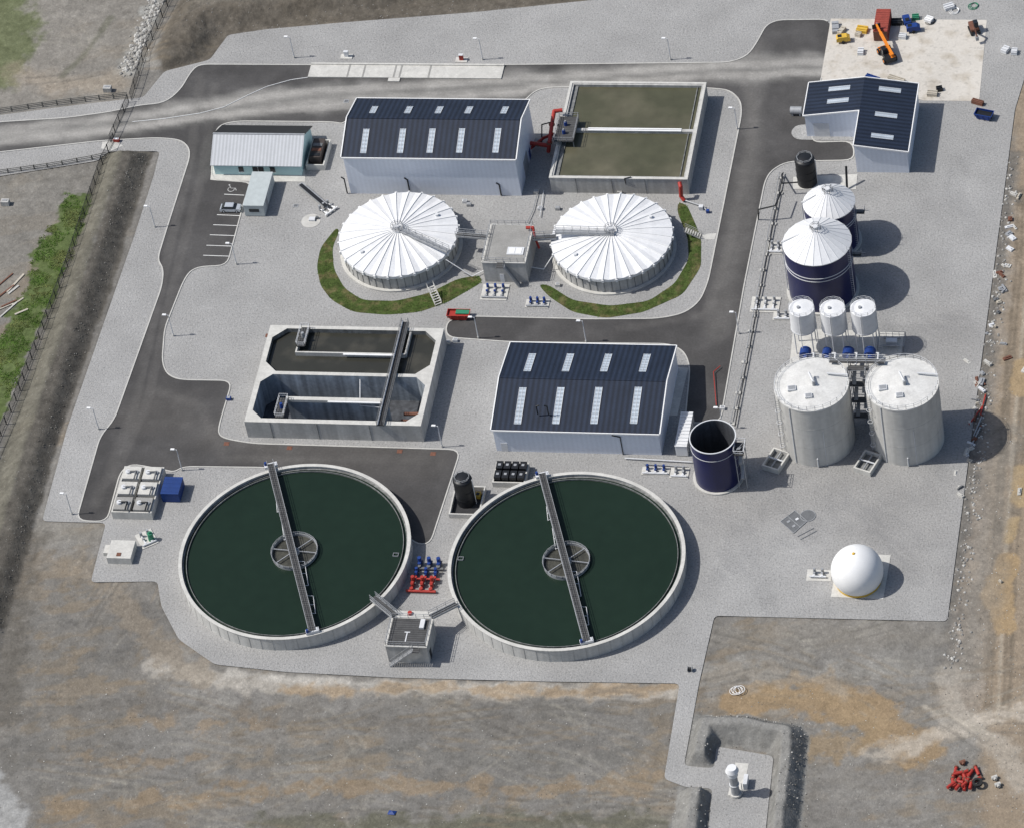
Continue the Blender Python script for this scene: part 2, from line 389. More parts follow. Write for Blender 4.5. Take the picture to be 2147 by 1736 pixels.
c=mixc(c,.45*ss(n5*.3+n2*.4+nL*.3,.56,.66),(.235,.226,.206))
c=mixc(c,.4*ss(st2*.45+n5*.55,.55,.65),(.12,.113,.10))
ZG=-.2+.16*(n2-.5)+.06*(n3-.5)
def band(px,wd,col,amt=1,soft=2.0,nz=3.0,tex=.25):
    global c
    d=dpl(gx,gy,WP(px))+(n5-.5)*nz*1.6+(n3-.5)*nz*.5
    m=amt*(1-ss(d,wd-soft,wd+soft));c=mixc(c,m,col)*(1+m*tex*(n3-.5)+m*tex*(st2-.5)+m*tex*1.2*(n6-.5))[:,None]
def area(px,col,amt=1,soft=1.5,nz=3.0,tex=.3):
    global c
    d=sdf(gx,gy,WP(px))+(n5-.5)*nz+(n3-.5)*nz*.4
    m=amt*(1-ss(d,-soft,soft));c=mixc(c,m,col)*(1+m*tex*(n3-.5)+m*.3*(n2-.5)+m*tex*1.2*(n6-.5))[:,None]
area([(-300,-300),(380,-300),(355,0),(270,200),(0,225),(-300,240)],(.215,.2,.175),.7)
area([(-300,-300),(30,-100),(75,60),(60,150),(-20,190),(-300,200)],(.10,.12,.05),.8,2,8)
band([(330,0),(300,70),(268,150)],1.6,(.30,.30,.28),.8,1,3)
band([(40,150),(120,175),(240,170)],2.5,(.30,.25,.19),.5)
band([(130,160),(180,110),(230,40)],.8,(.11,.11,.08),.6,.5,1)
area([(-60,385),(0,372),(205,340),(228,330),(150,420),(60,560),(0,640),(-60,700)],(.19,.18,.16),.7,1,2)
TB=(.105,.092,.074)
area([(375,-300),(372,0),(330,120),(340,150),(400,145),(440,122),(478,74),(560,62),(730,47),(1000,26),(1250,0),(1400,-80),(1400,-300)],TB,.92,.7,1.6,.45)
band([(420,25),(560,0),(800,-25)],2.2,(.17,.155,.13),.5,1.5,3)
area([(2128,230),(2056,770),(1986,1302),(1960,1500),(2500,1600),(2600,100),(2180,60)],(.25,.215,.175),.75,1.5,4)
band([(2175,200),(2165,600),(2135,900),(2115,1200),(2105,1500),(2120,1750)],4.2,(.25,.2,.145),.85,1.2,2.5,.12)
for o in(-30,-20,-4,6,18):band([(2165+o,400),(2160+o,560),(2130+o,900),(2110+o,1200),(2096+o,1500)],.38,(.15,.125,.095) if o!=-4 else (.33,.29,.23),.7,.25,.5)
band([(2112,1175),(2090,1240),(2108,1310)],2.3,(.30,.22,.13),.95,.35,1.6,.03)
band([(2140,985),(2138,1045)],1.7,(.31,.235,.14),.95,.35,1.5,.03)
band([(2140,760),(2135,820)],1.4,(.30,.225,.135),.95,.35,1.3,.03)
band([(2125,1090),(2118,1130)],1.1,(.31,.235,.14),.95,.35,1.2,.03)
band([(2110,900),(2060,1300),(2030,1420)],2.4,(.19,.18,.16),.5)
band([(2125,330),(2055,800),(1990,1280),(1975,1420)],1.6,(.13,.125,.115),.75,1,2.5)
band([(1560,1475),(1700,1448),(1800,1480),(1880,1550),(1935,1558)],4.4,(.255,.185,.11),.9,1.0,5,.1)
band([(1620,1600),(1720,1560),(1800,1540)],2.8,(.24,.18,.11),.75,1.2,6,.1)
band([(1590,1450),(1740,1455),(1840,1520)],2.0,(.29,.215,.13),.45,1.2,3,.1)
band([(320,1390),(480,1425),(700,1440),(1000,1445),(1420,1448)],1.7,(.34,.315,.275),.8,1,3)
band([(480,1408),(760,1432),(1100,1440)],.8,(.42,.40,.36),.6,.6,1.4)
band([(600,1450),(900,1438),(1150,1452),(1400,1440)],1.0,(.27,.2,.125),.75,.8,3)
band([(1480,1400),(1700,1420),(1900,1400)],2.5,(.27,.26,.235),.4,1.5,6)
band([(1480,1330),(1700,1330),(1950,1330)],2.5,(.19,.175,.15),.5,1.5,4)
band([(1840,1580),(1960,1540),(2147,1490)],2.0,(.38,.34,.285),.8,1,3)
band([(1990,1420),(1985,1500),(2100,1560),(2200,1700)],2.2,(.34,.31,.265),.6,1.0,3.4)
band([(1940,1480),(1990,1500),(2080,1540)],.6,(.36,.325,.27),.7,.3,.8)
band([(150,1180),(250,1240),(300,1330),(420,1420)],2.2,(.23,.19,.14),.5,1.2,5)
band([(90,1110),(200,1110)],2.5,(.22,.205,.175),.5)
band([(100,1690),(400,1670),(800,1640),(1100,1650),(1390,1640)],1.2,(.235,.175,.11),.65,1.0,5.5,.1)
band([(250,1500),(420,1520),(560,1500)],1.2,(.225,.17,.11),.6,1.0,5.5,.1)
band([(120,1560),(240,1600),(420,1590)],.7,(.225,.17,.11),.55,.8,5,.1)
band([(560,1722),(900,1728),(1380,1720)],1.8,(.10,.098,.065),.7,1.2,4)
band([(60,1500),(300,1470),(700,1510),(1150,1520)],1.2,(.14,.13,.115),.6,.8,4)
band([(500,1590),(800,1570),(1150,1600),(1380,1570)],1.5,(.135,.13,.118),.6,.8,4)
band([(-20,1640),(20,1720)],3,(.34,.34,.33),.7,1.2,4)
rr=random.Random(5)
for k in range(120):
    if k<84:px=rr.uniform(40,1380);py=rr.uniform(1440,1730)
    elif k<90:px=rr.uniform(20,250);py=rr.uniform(20,200)
    elif k<100:px=rr.uniform(150,330);py=rr.uniform(1120,1400)
    else:px=rr.uniform(1480,2120);py=rr.uniform(1320,1600)
    a=rr.uniform(-.25,.25)-.02;cu=rr.uniform(-.12,.12) if k%3 else rr.uniform(-.35,.35);pts=[P(px,py)];ln=rr.uniform(1.6,4.6)
    if 90<=k<100:a+=1.4
    for i in range(7):
        a+=cu*.6;pts.append(pts[-1]+Vector((cos(a)*ln,sin(a)*ln,0)))
    for off in(-1,1):
        q=[]
        for i,p in enumerate(pts):
            t=(pts[min(i+1,7)]-pts[max(i-1,0)]).normalized();q.append((p.x-t.y*off,p.y+t.x*off))
        mn=min(p[0] for p in q)-2;mx=max(p[0] for p in q)+2;my=min(p[1] for p in q)-2;My=max(p[1] for p in q)+2
        ix=np.where((gx>mn)&(gx<mx)&(gy>my)&(gy<My))[0]
        d=dpl(gx[ix],gy[ix],q)+(n3[ix]-.5)*.3;m=.34*(1-ss(d,.12,.45))*ss(n2[ix],.35,.58)
        colr=((.25,.235,.2),(.10,.094,.083),(.19,.155,.11))[k%3]
        c[ix]=c[ix]*(1-m[:,None])+np.array(colr)[None,:]*m[:,None];ZG[ix]-=m*.15
crest=WP([(268,322),(232,430),(178,600),(118,780),(66,940),(16,1120),(-34,1300),(-84,1480)])
d=dpl(gx,gy,crest);dB=d
ZG+=1.8*(1-ss(d,.8,5.0))+((n3-.5)*.22+(n6-.5)*.06)*(1-ss(d,4,6))+(n5-.5)*.35*(1-ss(d,3,6))
band([(238,330),(204,430),(150,600),(90,780),(36,940),(-16,1120),(-40,1200)],2.8,(.125,.118,.094),.9,.7,1.4,.35)  # olive-brown side of the bank, painted lighter as its sunlit slope
band([(290,322),(258,430),(205,600),(142,780),(88,940),(36,1120),(-15,1300)],2.7,(.092,.085,.073),.97,.4,.8,.4)  # dark brown-grey side, with the shade of the far slope painted in
band([(60,1130),(30,1300),(10,1500)],2.5,(.1,.09,.075),.6,1.5,4)
GPOLY=[(145,405),(182,410),(172,470),(140,555),(104,630),(64,720),(34,800),(4,860),(-40,960),(-70,900),(-20,770),(4,695),(36,640),(62,592),(66,545),(90,495),(118,450)]
area(GPOLY,(.085,.115,.04),.95,.4,5,.5)
d=dpl(gx,gy,WP([(365,110),(420,30),(560,5),(900,-40),(1200,-60)]))
ZG+=2.4*(1-ss(d,1,7))+((n5-.5)*.6+(n3-.5)*.25+(n6-.5)*.1)*(1-ss(d,5,8))
s=sdf(gx,gy,PADr)
for pl,hh in(([(1468,1598),(1484,1530),(1560,1530),(1652,1548),(1645,1640),(1628,1800)],2.8),([(1462,1662),(1452,1720),(1448,1800)],2.4)):
    wp=WP(pl);d=dpl(gx,gy,wp)+(n5-.5)*.7+(n3-.5)*.25;ZG+=hh*np.clip((3.3-d)/2.5,0,1)+(n6-.5)*.2*(1-ss(d,2.5,4));m=1-ss(d+(n5-.5)*1.2,3.5,4.0);c=mixc(c,.95*m,(.19,.187,.175));c=c*(1+.35*m*(n3-.5)+.4*m*(n6-.5))[:,None]
    m2=1-ss(d,.5,1.0);c=mixc(c,.5*m2,(.25,.245,.23))
ZG=np.where(s>0,-.12+(ZG+.12)*ss(s,.1,1.6),ZG)
ZG=np.where(s<.4,np.minimum(ZG,-.1),ZG);ZG=np.where(s<-1,-.3,ZG)
hx=(gx>HOLE[0]-.2)&(gx<HOLE[1]+.2)&(gy>HOLE[2]-.2)&(gy<HOLE[3]+.2);ZG=np.where(hx,-4.2,ZG)
far=np.maximum(np.maximum(xa-gx,gx-xb),np.maximum(ya-gy,gy-yb));ZG=np.where(far>0,ZG*np.clip(1-far/60,0,1)-.2*np.clip(far/60,0,1),ZG)
nx,ny=len(ax),len(ay);me=bpy.data.meshes.new('ground')
me.vertices.add(nx*ny);me.vertices.foreach_set('co',np.stack([gx,gy,ZG],1).ravel().astype(np.float32))
I=(np.arange(ny-1)[:,None]*nx+np.arange(nx-1)[None,:]).ravel();q=np.stack([I,I+1,I+1+nx,I+nx],1).astype(np.int32)
me.loops.add(q.size);me.loops.foreach_set('vertex_index',q.ravel());me.polygons.add(len(q))
me.polygons.foreach_set('loop_start',np.arange(len(q),dtype=np.int32)*4);me.polygons.foreach_set('loop_total',np.full(len(q),4,np.int32))
me.polygons.foreach_set('use_smooth',np.ones(len(q),bool));me.update(calc_edges=True)
at=me.attributes.new('tone','FLOAT_COLOR','POINT');cc=np.ones((len(c),4),np.float32);cc[:,:3]=np.clip(c,.01,.9);at.data.foreach_set('color',cc.ravel())
me.materials.append(DIRT);g=bpy.data.objects.new('ground',me);COL.objects.link(g);g['kind']='structure'
def gz_at(x,y):
    i=int(np.clip(np.searchsorted(ax,x)-1,0,nx-2));j=int(np.clip(np.searchsorted(ay,y)-1,0,ny-2));return float(ZG[j*nx+i])
def tufts(name,poly,count,size,z0=None,m=BLADE,clump=.5):
    wp=[Vector(p) for p in WP(poly)];xs=[p.x for p in wp];ys=[p.y for p in wp];pl=[tuple(p) for p in wp]
    r=random.Random(3);X=np.array([r.uniform(min(xs)-1,max(xs)+1) for _ in range(count*6)]);Y=np.array([r.uniform(min(ys),max(ys)) for _ in range(count*6)])
    nz=fbm(X,Y,3.0,3,77);ok=(sdf(X,Y,pl)+(fbm(X,Y,4,3,19)-.5)*(5 if z0 is None else 0)<0)&(nz>clump);mb=MB()
    for x,y in list(zip(X[ok],Y[ok]))[:count]:
        zz=gz_at(x,y) if z0 is None else z0
        for k in range(4):
            a=r.uniform(0,6.28);s_=size*r.uniform(.4,1.3);dx,dy=cos(a)*s_*.3,sin(a)*s_*.3;lx,ly=r.uniform(-.9,.9)*s_,r.uniform(-.9,.9)*s_
            ox,oy=r.uniform(-.5,.5)*size,r.uniform(-.5,.5)*size
            mb.add([(x+ox-dx,y+oy-dy,zz-.03),(x+ox+dx,y+oy+dy,zz-.03),(x+ox+lx,y+oy+ly,zz+s_*r.uniform(.2,.5))],[(0,1,2)],m)
    return mb.obj(name,kind='stuff')
tufts('grass',GPOLY,6500,.34,None,BLADE,.47)
GL=[(705,478),(672,520),(664,560),(672,600),(695,630),(740,655),(810,661),(880,655),(940,634),(1012,592),(1005,578),(960,585),(900,615),(830,632),(760,630),(722,605),(700,565),(697,520),(712,485)]
GRr=[(1440,430),(1458,470),(1470,500),(1470,560),(1432,618),(1350,655),(1270,668),(1200,655),(1150,622),(1128,597),(1150,598),(1200,630),(1280,642),(1360,632),(1415,595),(1444,545),(1442,500),(1420,445),(1422,425)]
for gp in(GL,GRr):
    sheet('grass_bank_ground',rounded(WP(gp),1.5),.03,GRASS,None,0)
    tufts('grass',gp,1800,.2,.03,BLADE,.52)
# ---------------------------------------------------------------- buildings
def slope_quad(mb,x0,x1,ya,za,yb,zb,t,m):
    vs=[(x0,ya,za),(x1,ya,za),(x1,yb,zb),(x0,yb,zb)];vs+=[(a,b,c-t) for a,b,c in vs]
    mb.add(vs,[(0,1,2,3),(7,6,5,4),(0,4,5,1),(1,5,6,2),(2,6,7,3),(3,7,4,0)],m)
def gable_x(label,cat,px,he,hr,ridge_frac,lights,wallm=PANEL,gabm=PANELY,roofm=NAVY,backm=None,over=.25,lw=1.1,name='building',trim=WHITE):
    x0,x1,y0,y1=rect(px,he);yr=y0+(y1-y0)*ridge_frac
    t=T(name,label,cat,((x0+x1)/2,(y0+y1)/2,0))
    mb=MB()
    mb.add([(x0,y0,0),(x1,y0,0),(x1,y0,he),(x0,y0,he)],[(0,1,2,3)],wallm)
    mb.add([(x0,y1,0),(x1,y1,0),(x1,y1,he),(x0,y1,he)],[(3,2,1,0)],wallm)
    for x,o in((x0,1),(x1,-1)):
        f=[(x,y0,0),(x,y0,he),(x,yr,hr),(x,y1,he),(x,y1,0)];mb.add(f,[(0,1,2,3,4)[::o]],gabm)
    mb.obj('wall',t)
    rf=MB();e=.12
    slope_quad(rf,x0-over,x1+over,y0-over,he+e-over*(hr-he)/(yr-y0),yr,hr+e,.1,roofm)
    slope_quad(rf,x0-over,x1+over,yr,hr+e,y1+over,he+e-over*(hr-he)/(y1-yr),.1,backm or roofm)
    roof=rf.obj('roof',t)
    if trim:
        for x in(x0-over-.08,x1+over+.08):
            tr=MB();tr.beam((x,y0-over,he+e-.08),(x,yr,hr+e+.02),.2,.34,trim);tr.beam((x,yr,hr+e+.02),(x,y1+over,he+e-.08),.2,.34,trim);tr.obj('verge_trim',t)
        MB().beam((x0-over,y0-over-.1,he-.02),(x1+over,y0-over-.1,he-.02),.18,.3,trim).obj('gutter',t)
        MB().beam((x0-over,y1+over+.1,he-.02),(x1+over,y1+over+.1,he-.02),.18,.3,trim).obj('gutter',t)
        cp=MB();cp.beam((x0-over,yr,hr+e+.03),(x1+over,yr,hr+e+.03),.4,.08,roofm);cp.obj('ridge_cap',roof)
    for (ax_,ay_),(bx_,by_) in lights:
        zc=(he+hr)/2+.2;A=P(ax_,ay_,zc);B=P(bx_,by_,zc);xm=(A.x+B.x)/2;ys=sorted((A.y,B.y))
        def zr(y):
            return (he+(hr-he)*(y-y0)/(yr-y0) if y<yr else he+(hr-he)*(y1-y)/(y1-yr))+e
        k=MB();slope_quad(k,xm-lw/2,xm+lw/2,ys[0],zr(ys[0])+.06,ys[1],zr(ys[1])+.06,.08,SKYL)
        for xx in(xm-lw/2,xm+lw/2,xm):k.beam((xx,ys[0],zr(ys[0])+.08),(xx,ys[1],zr(ys[1])+.08),.07,.05,STEELW)
        k.obj('skylight',roof)
    return t,(x0,x1,y0,y1,yr)
b1,r1=gable_x('large pale panelled shed with navy pitched roof and rooflights','building',[(719,330),(1079,333),(1108,212),(750,210)],9.8,12.4,.5,
  [((a,275),(a-5,313)) for a in(767,844,906,968,1044)]+[((a,221),(a-4,243)) for a in(786,859,923,985,1060)])
for a in(733,865,1056):
    x=P(a,390).x;MB().tube([(x,r1[2]-.1,.2),(x,r1[2]-.1,4 if a!=1056 else 3),(x-.5,r1[2]-.1,4.4 if a!=1056 else 3.4)],.14,BLACK).obj('downpipe',b1)
x=r1[1];yy=r1[2]
k=MB();k.box(x+.01,x+.08,yy+5,yy+8.5,0,4,STEEL);k.obj('door',b1)
k=MB();k.box(x+.01,x+.08,yy+10,yy+11.2,0,2.2,BLUE);k.obj('door',b1)
b2,r2=gable_x('wide pale panelled shed with navy roof and eight rooflights','building',[(1031,903),(1384,906),(1412,727),(1074,722)],5.7,7.9,.5,
  [((a,738),(a-12,784)) for a in(1117,1197,1277,1358)]+[((a,818),(a-11,882)) for a in(1096,1176,1256,1339)],lw=1.25)
for dx in(0,2.0):
    k=MB();p=P(1127,866,7.2);k.tube([(p.x+dx,p.y,6.9),(p.x+dx,p.y,9.0),(p.x+dx+(.5 if dx==0 else -.5),p.y,9.2)],.13,BLACK);k.obj('flue_pipe',b2)
x=P(1310,935).x;MB().tube([(x,r2[2]-.1,0),(x,r2[2]-.1,4.6),(x-1.5,r2[2]-.1,5.0)],.1,BLACK).obj('downpipe',b2)
k=MB();k.box(r2[0]+1,r2[0]+2.2,r2[2]-.06,r2[2]-.01,0,2.2,STEELW);k.obj('door',b2)
# office
b4,r4=gable_x('small pale turquoise office with corrugated light roof','building',[(450,343),(628,346),(650,267),(465,265)],3.0,5.9,.5,[],TURQ,TURQ,CORR,BLACK,.45,trim=None)
MB().beam((r4[0]-.5,r4[4],6.05),(r4[1]+.5,r4[4],6.05),.35,.1,STEEL).obj('ridge_cap',b4)
for a in(512,578):
    x=P(a,355).x;f=MB();f.box(x-.5,x+.5,r4[2]-.06,r4[2]-.005,.9,2.2,GLASS);o=f.obj('window',b4)
    f=MB();f.box(x-.6,x+.6,r4[2]-.14,r4[2]-.0,.8,.9,WHITE);f.obj('sill',o)
x=P(547,358).x;f=MB();f.box(x-1.1,x+1.1,r4[2]-.08,r4[2]-.005,0,2.2,DARKIN);f.box(x-.04,x+.04,r4[2]-.12,r4[2]-.081,0,2.2,STEELW);f.obj('door',b4)
# upper right workshop, ridge along depth
eR,eK=5.6,7.1
A=P(1688,243,eR);Bk=P(1697,177,eR);Cc=P(1900,319,eR);D_=P(1924,182,eR);Rg0=P(1788,304,eK);Rg1=P(1816,163,eK);Rm=P(1802,231,eK)
xl=(A.x+Bk.x)/2;xr=(Cc.x+D_.x)/2;xm=(Rg0.x+Rg1.x)/2;yb=(D_.y+Rg1.y+Bk.y)/3;yf=(Cc.y+Rg0.y)/2;ym=(A.y+Rm.y)/2
t=T('building','stepped pale workshop with navy pitched roof and rooflights','building',((xl+xr)/2,(yf+yb)/2,0))
mb=MB();zx=lambda x:eK-(eK-eR)*(xm-x)/(xm-xl) if x<xm else eK-(eK-eR)*(x-xm)/(xr-xm)
mb.add([(xl,ym,0),(xm,ym,0),(xm,ym,eK),(xl,ym,eR)],[(0,1,2,3)],PANEL)
mb.add([(xm,yf,0),(xr,yf,0),(xr,yf,eR),(xm,yf,eK)],[(0,1,2,3)],PANEL)
mb.add([(xm,yf,0),(xm,ym,0),(xm,ym,eK),(xm,yf,eK)],[(3,2,1,0)],PANELY)
mb.add([(xr,yf,0),(xr,yb,0),(xr,yb,eR),(xr,yf,eR)],[(0,1,2,3)],PANELY)
mb.add([(xl,ym,0),(xl,yb,0),(xl,yb,eR),(xl,ym,eR)],[(3,2,1,0)],PANELY)
mb.add([(xl,yb,0),(xr,yb,0),(xr,yb,eR),(xm,yb,eK),(xl,yb,eR)],[(4,3,2,1,0)],PANEL)
mb.obj('wall',t)
def slx(mb,xa_,za,xb_,zb,ya_,yb_,tt,m):
    vs=[(xa_,ya_,za),(xb_,ya_,zb),(xb_,yb_,zb),(xa_,yb_,za)];vs+=[(a,b,c_-tt) for a,b,c_ in vs]
    mb.add(vs,[(0,1,2,3),(7,6,5,4),(0,4,5,1),(1,5,6,2),(2,6,7,3),(3,7,4,0)],m)
rf=MB();slx(rf,xl-.2,eR+.1,xm,eK+.14,ym-.2,yb+.2,.1,NAVYY);slx(rf,xm,eK+.14,xr+.2,eR+.1,yf-.2,yb+.2,.1,NAVYY);roof=rf.obj('roof',t)
for a_,b_ in(((xl-.25,ym-.3,eR+.06),(xm,ym-.3,eK+.1)),((xm,yf-.3,eK+.1),(xr+.25,yf-.3,eR+.06)),((xm-.1,yf-.3,eK+.06),(xm-.1,ym-.2,eK+.06)),((xl-.3,ym-.3,eR),(xl-.3,yb+.3,eR)),((xr+.3,yf-.3,eR),(xr+.3,yb+.3,eR)),((xl-.25,yb+.3,eR+.06),(xm,yb+.3,eK+.1)),((xm,yb+.3,eK+.1),(xr+.25,yb+.3,eR+.06))):
    MB().beam(a_,b_,.18,.32,WHITE).obj('verge_trim',t)
for a,b in((1760,188),(1757,214),(1866,190),(1858,243),(1850,288)):
    p=P(a,b,6.4);k=MB();x0_,x1_=p.x-2.1,p.x+2.1;slx(k,x0_,zx(x0_)+.2,x1_,zx(x1_)+.2,p.y-.55,p.y+.55,.08,SKYL)
    for yy_ in(p.y-.55,p.y,p.y+.55):k.beam((x0_,yy_,zx(x0_)+.22),(x1_,yy_,zx(x1_)+.22),.07,.05,STEELW)
    k.obj('skylight',roof)
k=MB();k.box(xl+1.5,xl+4.5,ym-.07,ym-.01,0,3.6,STEELW);k.obj('door',t)
def box_thing(name,label,cat,px,h,m,topm=None,group=None):
    x0,x1,y0,y1=rect(px,h);t=T(name,label,cat,((x0+x1)/2,(y0+y1)/2,0),group);return t,(x0,x1,y0,y1)
t,(x0,x1,y0,y1)=box_thing('site_cabin','pale grey steel portable cabin beside parking bays','cabin',[(511,431),(552,433),(570,362),(528,361)],2.9,CABIN)
k=MB();k.box(x0,x1,y0,y1,.15,2.75,CABIN)
for i in range(7):
    y=y0+.5+(y1-y0-1)*i/6;k.box(x1,x1+.04,y-.05,y+.05,.2,2.7,STEELW)
k.obj('wall',t);k=MB();k.box(x0-.06,x1+.1,y0-.06,y1+.06,2.75,2.95,CABIN);k.obj('roof',t)
k=MB();k.box(x1+.041,x1+.08,y0+2,y0+3,.2,2.2,STEEL);k.obj('door',t)
k=MB();k.box(x0+1,x1-1,y0-.04,y0-.001,1.2,2.0,GLASS);k.obj('window',t)
def bund(name,label,cat,px,h,th=.25,wallm=CONC,inner=None,iz=.15,group=None):
    x0,x1,y0,y1=rect(px,h);t=T(name,label,cat,((x0+x1)/2,(y0+y1)/2,0),group);k=MB()
    k.box(x0,x1,y0,y0+th,0,h,wallm);k.box(x0,x1,y1-th,y1,0,h,wallm);k.box(x0,x0+th,y0+th,y1-th,0,h,wallm);k.box(x1-th,x1,y0+th,y1-th,0,h,wallm)
    k.obj('wall',t)
    if inner:MB().box(x0+th,x1-th,y0+th,y1-th,.03,iz,inner).obj('floor',t)
    return t,(x0,x1,y0,y1)
t,q=bund('bunded_tank','walled bund with dark brown oil tank beside office','tank',[(641,346),(682,348),(690,294),(655,292)],1.4,.25,CONC,CONCD)
k=MB();k.box(q[0]+.6,q[1]-.8,q[2]+1.2,q[3]-.8,.2,2.4,BROWNK);k.obj('tank_body',t)
for i in range(3):
    k=MB();k.box(q[0]+.8,q[1]-1.0,q[2]+1.5+i*1.4,q[2]+2.3+i*1.4,2.401,2.5,(BLACK,RUST,STEELK)[i]);k.obj('tank_lid',t)
# ---------------------------------------------------------------- open rectangular settling tank with green water
h=4.0
x0,x1,y0,y1=rect([(1150,372),(1437,377),(1484,173),(1198,172)],h)
def walls(k,x0,x1,y0,y1,th,z0,z1,m):
    k.box(x0,x1,y0,y0+th,z0,z1,m);k.box(x0,x1,y1-th,y1,z0,z1,m);k.box(x0,x0+th,y0+th,y1-th,z0,z1,m);k.box(x1-th,x1,y0+th,y1-th,z0,z1,m)
t=T('rectangular_water_tank','open concrete tank of green water split by a walkway wall','tank',((x0+x1)/2,(y0+y1)/2,0))
k=MB();walls(k,x0,x1,y0,y1,.75,0,h-.15,CONCW);k.obj('wall',t)
k=MB();walls(k,x0-.08,x1+.08,y0-.08,y1+.08,.5,h-.15,h,CONC);k.obj('coping',t)
yd=P(1330,272,h).y
k=MB();k.box(x0+.75,x1-.75,yd-.35,yd+.35,0,h-.15,CONCW);k.obj('divider_wall',t)
k=MB();k.box(x0+5.5,x1-3,yd-.4,yd-.08,h-.15,h,WHITE);k.obj('walkway_edge',t)
k=MB();k.box(x0+5.5,x1-3,yd+.08,yd+.4,h-.15,h,WHITE);k.obj('walkway_edge',t)
MB().box(x1-1.7,x1-1.55,y0+.75,y1-.75,h-.9,h-.55,CONCD).obj('weir',t)
MB().box(x0+.751,x0+1.6,y0+.75,y1-.75,h-.9,h-.55,CONCD).obj('launder_channel',t)
MB().box(x0+.751,x1-.751,y0+.751,yd-.351,0.1,h-.75,W_GREEN).obj('water',kind='structure')
MB().box(x0+.751,x1-.751,yd+.351,y1-.751,0.1,h-.75,W_GREEN).obj('water',kind='structure')
for a in(1215,1290,1360):
    p=P(a,388);MB().box(p.x-.06,p.x+.06,y0-.05,y0-.002,0,h-.16,CONCD).obj('panel_joint',t)
p=P(1188,268,5.0)
t=T('inlet_platform','steel grating platform with blue pumps over the water tank','platform',(p.x,p.y,0))
k=MB();k.box(p.x-1.9,p.x+1.9,p.y-3.8,p.y+3.2,4.7,4.85,GRATE);k.obj('deck',t)
k=MB();k.rail([(p.x-1.9,p.y-3.8,4.85),(p.x+1.9,p.y-3.8,4.85),(p.x+1.9,p.y+3.2,4.85),(p.x-1.9,p.y+3.2,4.85)],1.1,True,STEEL,1.2,.045);k.obj('railing',t)
for dx in(-1.8,1.8):
    for dy in(-3.6,3.1):k=MB();k.tube([(p.x+dx,p.y+dy,0 if dx<0 else 3.2),(p.x+dx,p.y+dy,4.7)],.1,STEEL);k.obj('leg',t)
for dy in(-1.5,.8):
    k=MB();k.cyl(p.x-.3,p.y+dy,4.85,5.7,.35,.3,16,BLUE);k.cyl(p.x-.3,p.y+dy,5.7,6.0,.2,.15,12,STEEL);k.obj('pump_motor',t)
g_=lambda a,b,z:tuple(P(a,b,z))
def pipe_thing(label,runs,name='pipe',cat='pipe'):
    t=T(name,label,cat,Vector(runs[0][0][0]))
    for pts,r_,m_ in runs:
        MB().tube(pts,r_,m_,10 if r_>.2 else 6).obj('pipe_length',t)
    return t
t=pipe_thing('thick red inlet pipes running from shed to water tank',[([g_(1178,232,5.2),g_(1162,234,5.2),g_(1157,262,4.6),g_(1152,300,3.6),g_(1150,318,1.5)],.4,RED),([g_(1105,300,2.2),g_(1150,306,2.2)],.42,RED),([g_(1112,312,1.0),g_(1140,290,1.6),g_(1160,282,3.6)],.3,RED)],'red_pipe')
for a,b,z_ in((1157,262,4.6),(1152,300,3.6),(1128,303,2.2)):
    q=P(a,b,z_);k=MB();k.cyl(q.x,q.y,z_-.1,z_+.1,.6,.6,16,RUST,bot=True);k.obj('flange',t)
pipe_thing('black vent pipework between shed and tank',[([g_(1136,300,.3),g_(1136,262,4.5),g_(1160,256,5.0)],.13,BLACK),([g_(1172,300,.3),g_(1170,262,5)],.13,BLACK)],'black_pipe')
pipe_thing('curved red outlet pipe at tank corner',[([g_(1425,384,3.8),g_(1427,392,3.4),g_(1428,412,1.0),g_(1434,420,.4)],.4,RED)],'red_pipe')
t=pipe_thing('dark grey pipe along the ground with valves',[([g_(1434,420,.4),g_(1470,432,.4),g_(1486,444,.4)],.16,STEEL)])
k=MB();k.cbox(P(1470,436,.4),(.8,.8,.9),STEELW);k.obj('valve',t);k=MB();k.cbox(P(1484,444,.3),(.6,.6,.7),BLUE);k.obj('valve',t)
pipe_thing('thin dark pipe rising over the tank wall',[([g_(1316,402,.2),(P(1316,402).x,y0-.15,4.1),(P(1316,402).x+1.2,y0+.2,4.2)],.1,BLACK)])
# ---------------------------------------------------------------- twin cell process tank
h=4.2
x0,x1,y0,y1=PT
ym=P(730,785,h).y
t=T('process_tank','twin cell concrete tank, one cell full and one empty','tank',((x0+x1)/2,(y0+y1)/2,0))
th=1.0;zf=-2.2
def cell_pts(xa,xb,ya,yb,ch):return [(xa+ch,ya),(xb-ch,ya),(xb,ya+ch),(xb,yb-ch),(xb-ch,yb),(xa+ch,yb),(xa,yb-ch),(xa,ya+ch)]
k=MB()
def cellwall(k,xa,xb,ya,yb,Xa,Xb,Ya,Yb,ch,zb,zt,mi):
    ip=cell_pts(xa,xb,ya,yb,ch);n=8
    k.add([(p[0],p[1],zb) for p in ip]+[(p[0],p[1],zt) for p in ip],[((i+1)%n,i,n+i,n+(i+1)%n) for i in range(n)],mi)
    op=[(xa+ch,Ya),(xb-ch,Ya),(Xb,ya+ch),(Xb,yb-ch),(xb-ch,Yb),(xa+ch,Yb),(Xa,yb-ch),(Xa,ya+ch)]
    co=[(Xb,Ya),(Xb,Yb),(Xa,Yb),(Xa,Ya)]
    vs=[(p[0],p[1],zt) for p in ip]+[(p[0],p[1],zt) for p in op]+[(p[0],p[1],zt) for p in co]
    k.add(vs,[(0,8,9,1),(1,9,16,10,2),(2,10,11,3),(3,11,17,12,4),(4,12,13,5),(5,13,18,14,6),(6,14,15,7),(7,15,19,8,0)],CONC)
INN=mat('tank_inner_concrete',(.33,.37,.41),.8,.15,.3,2,streak=.4)
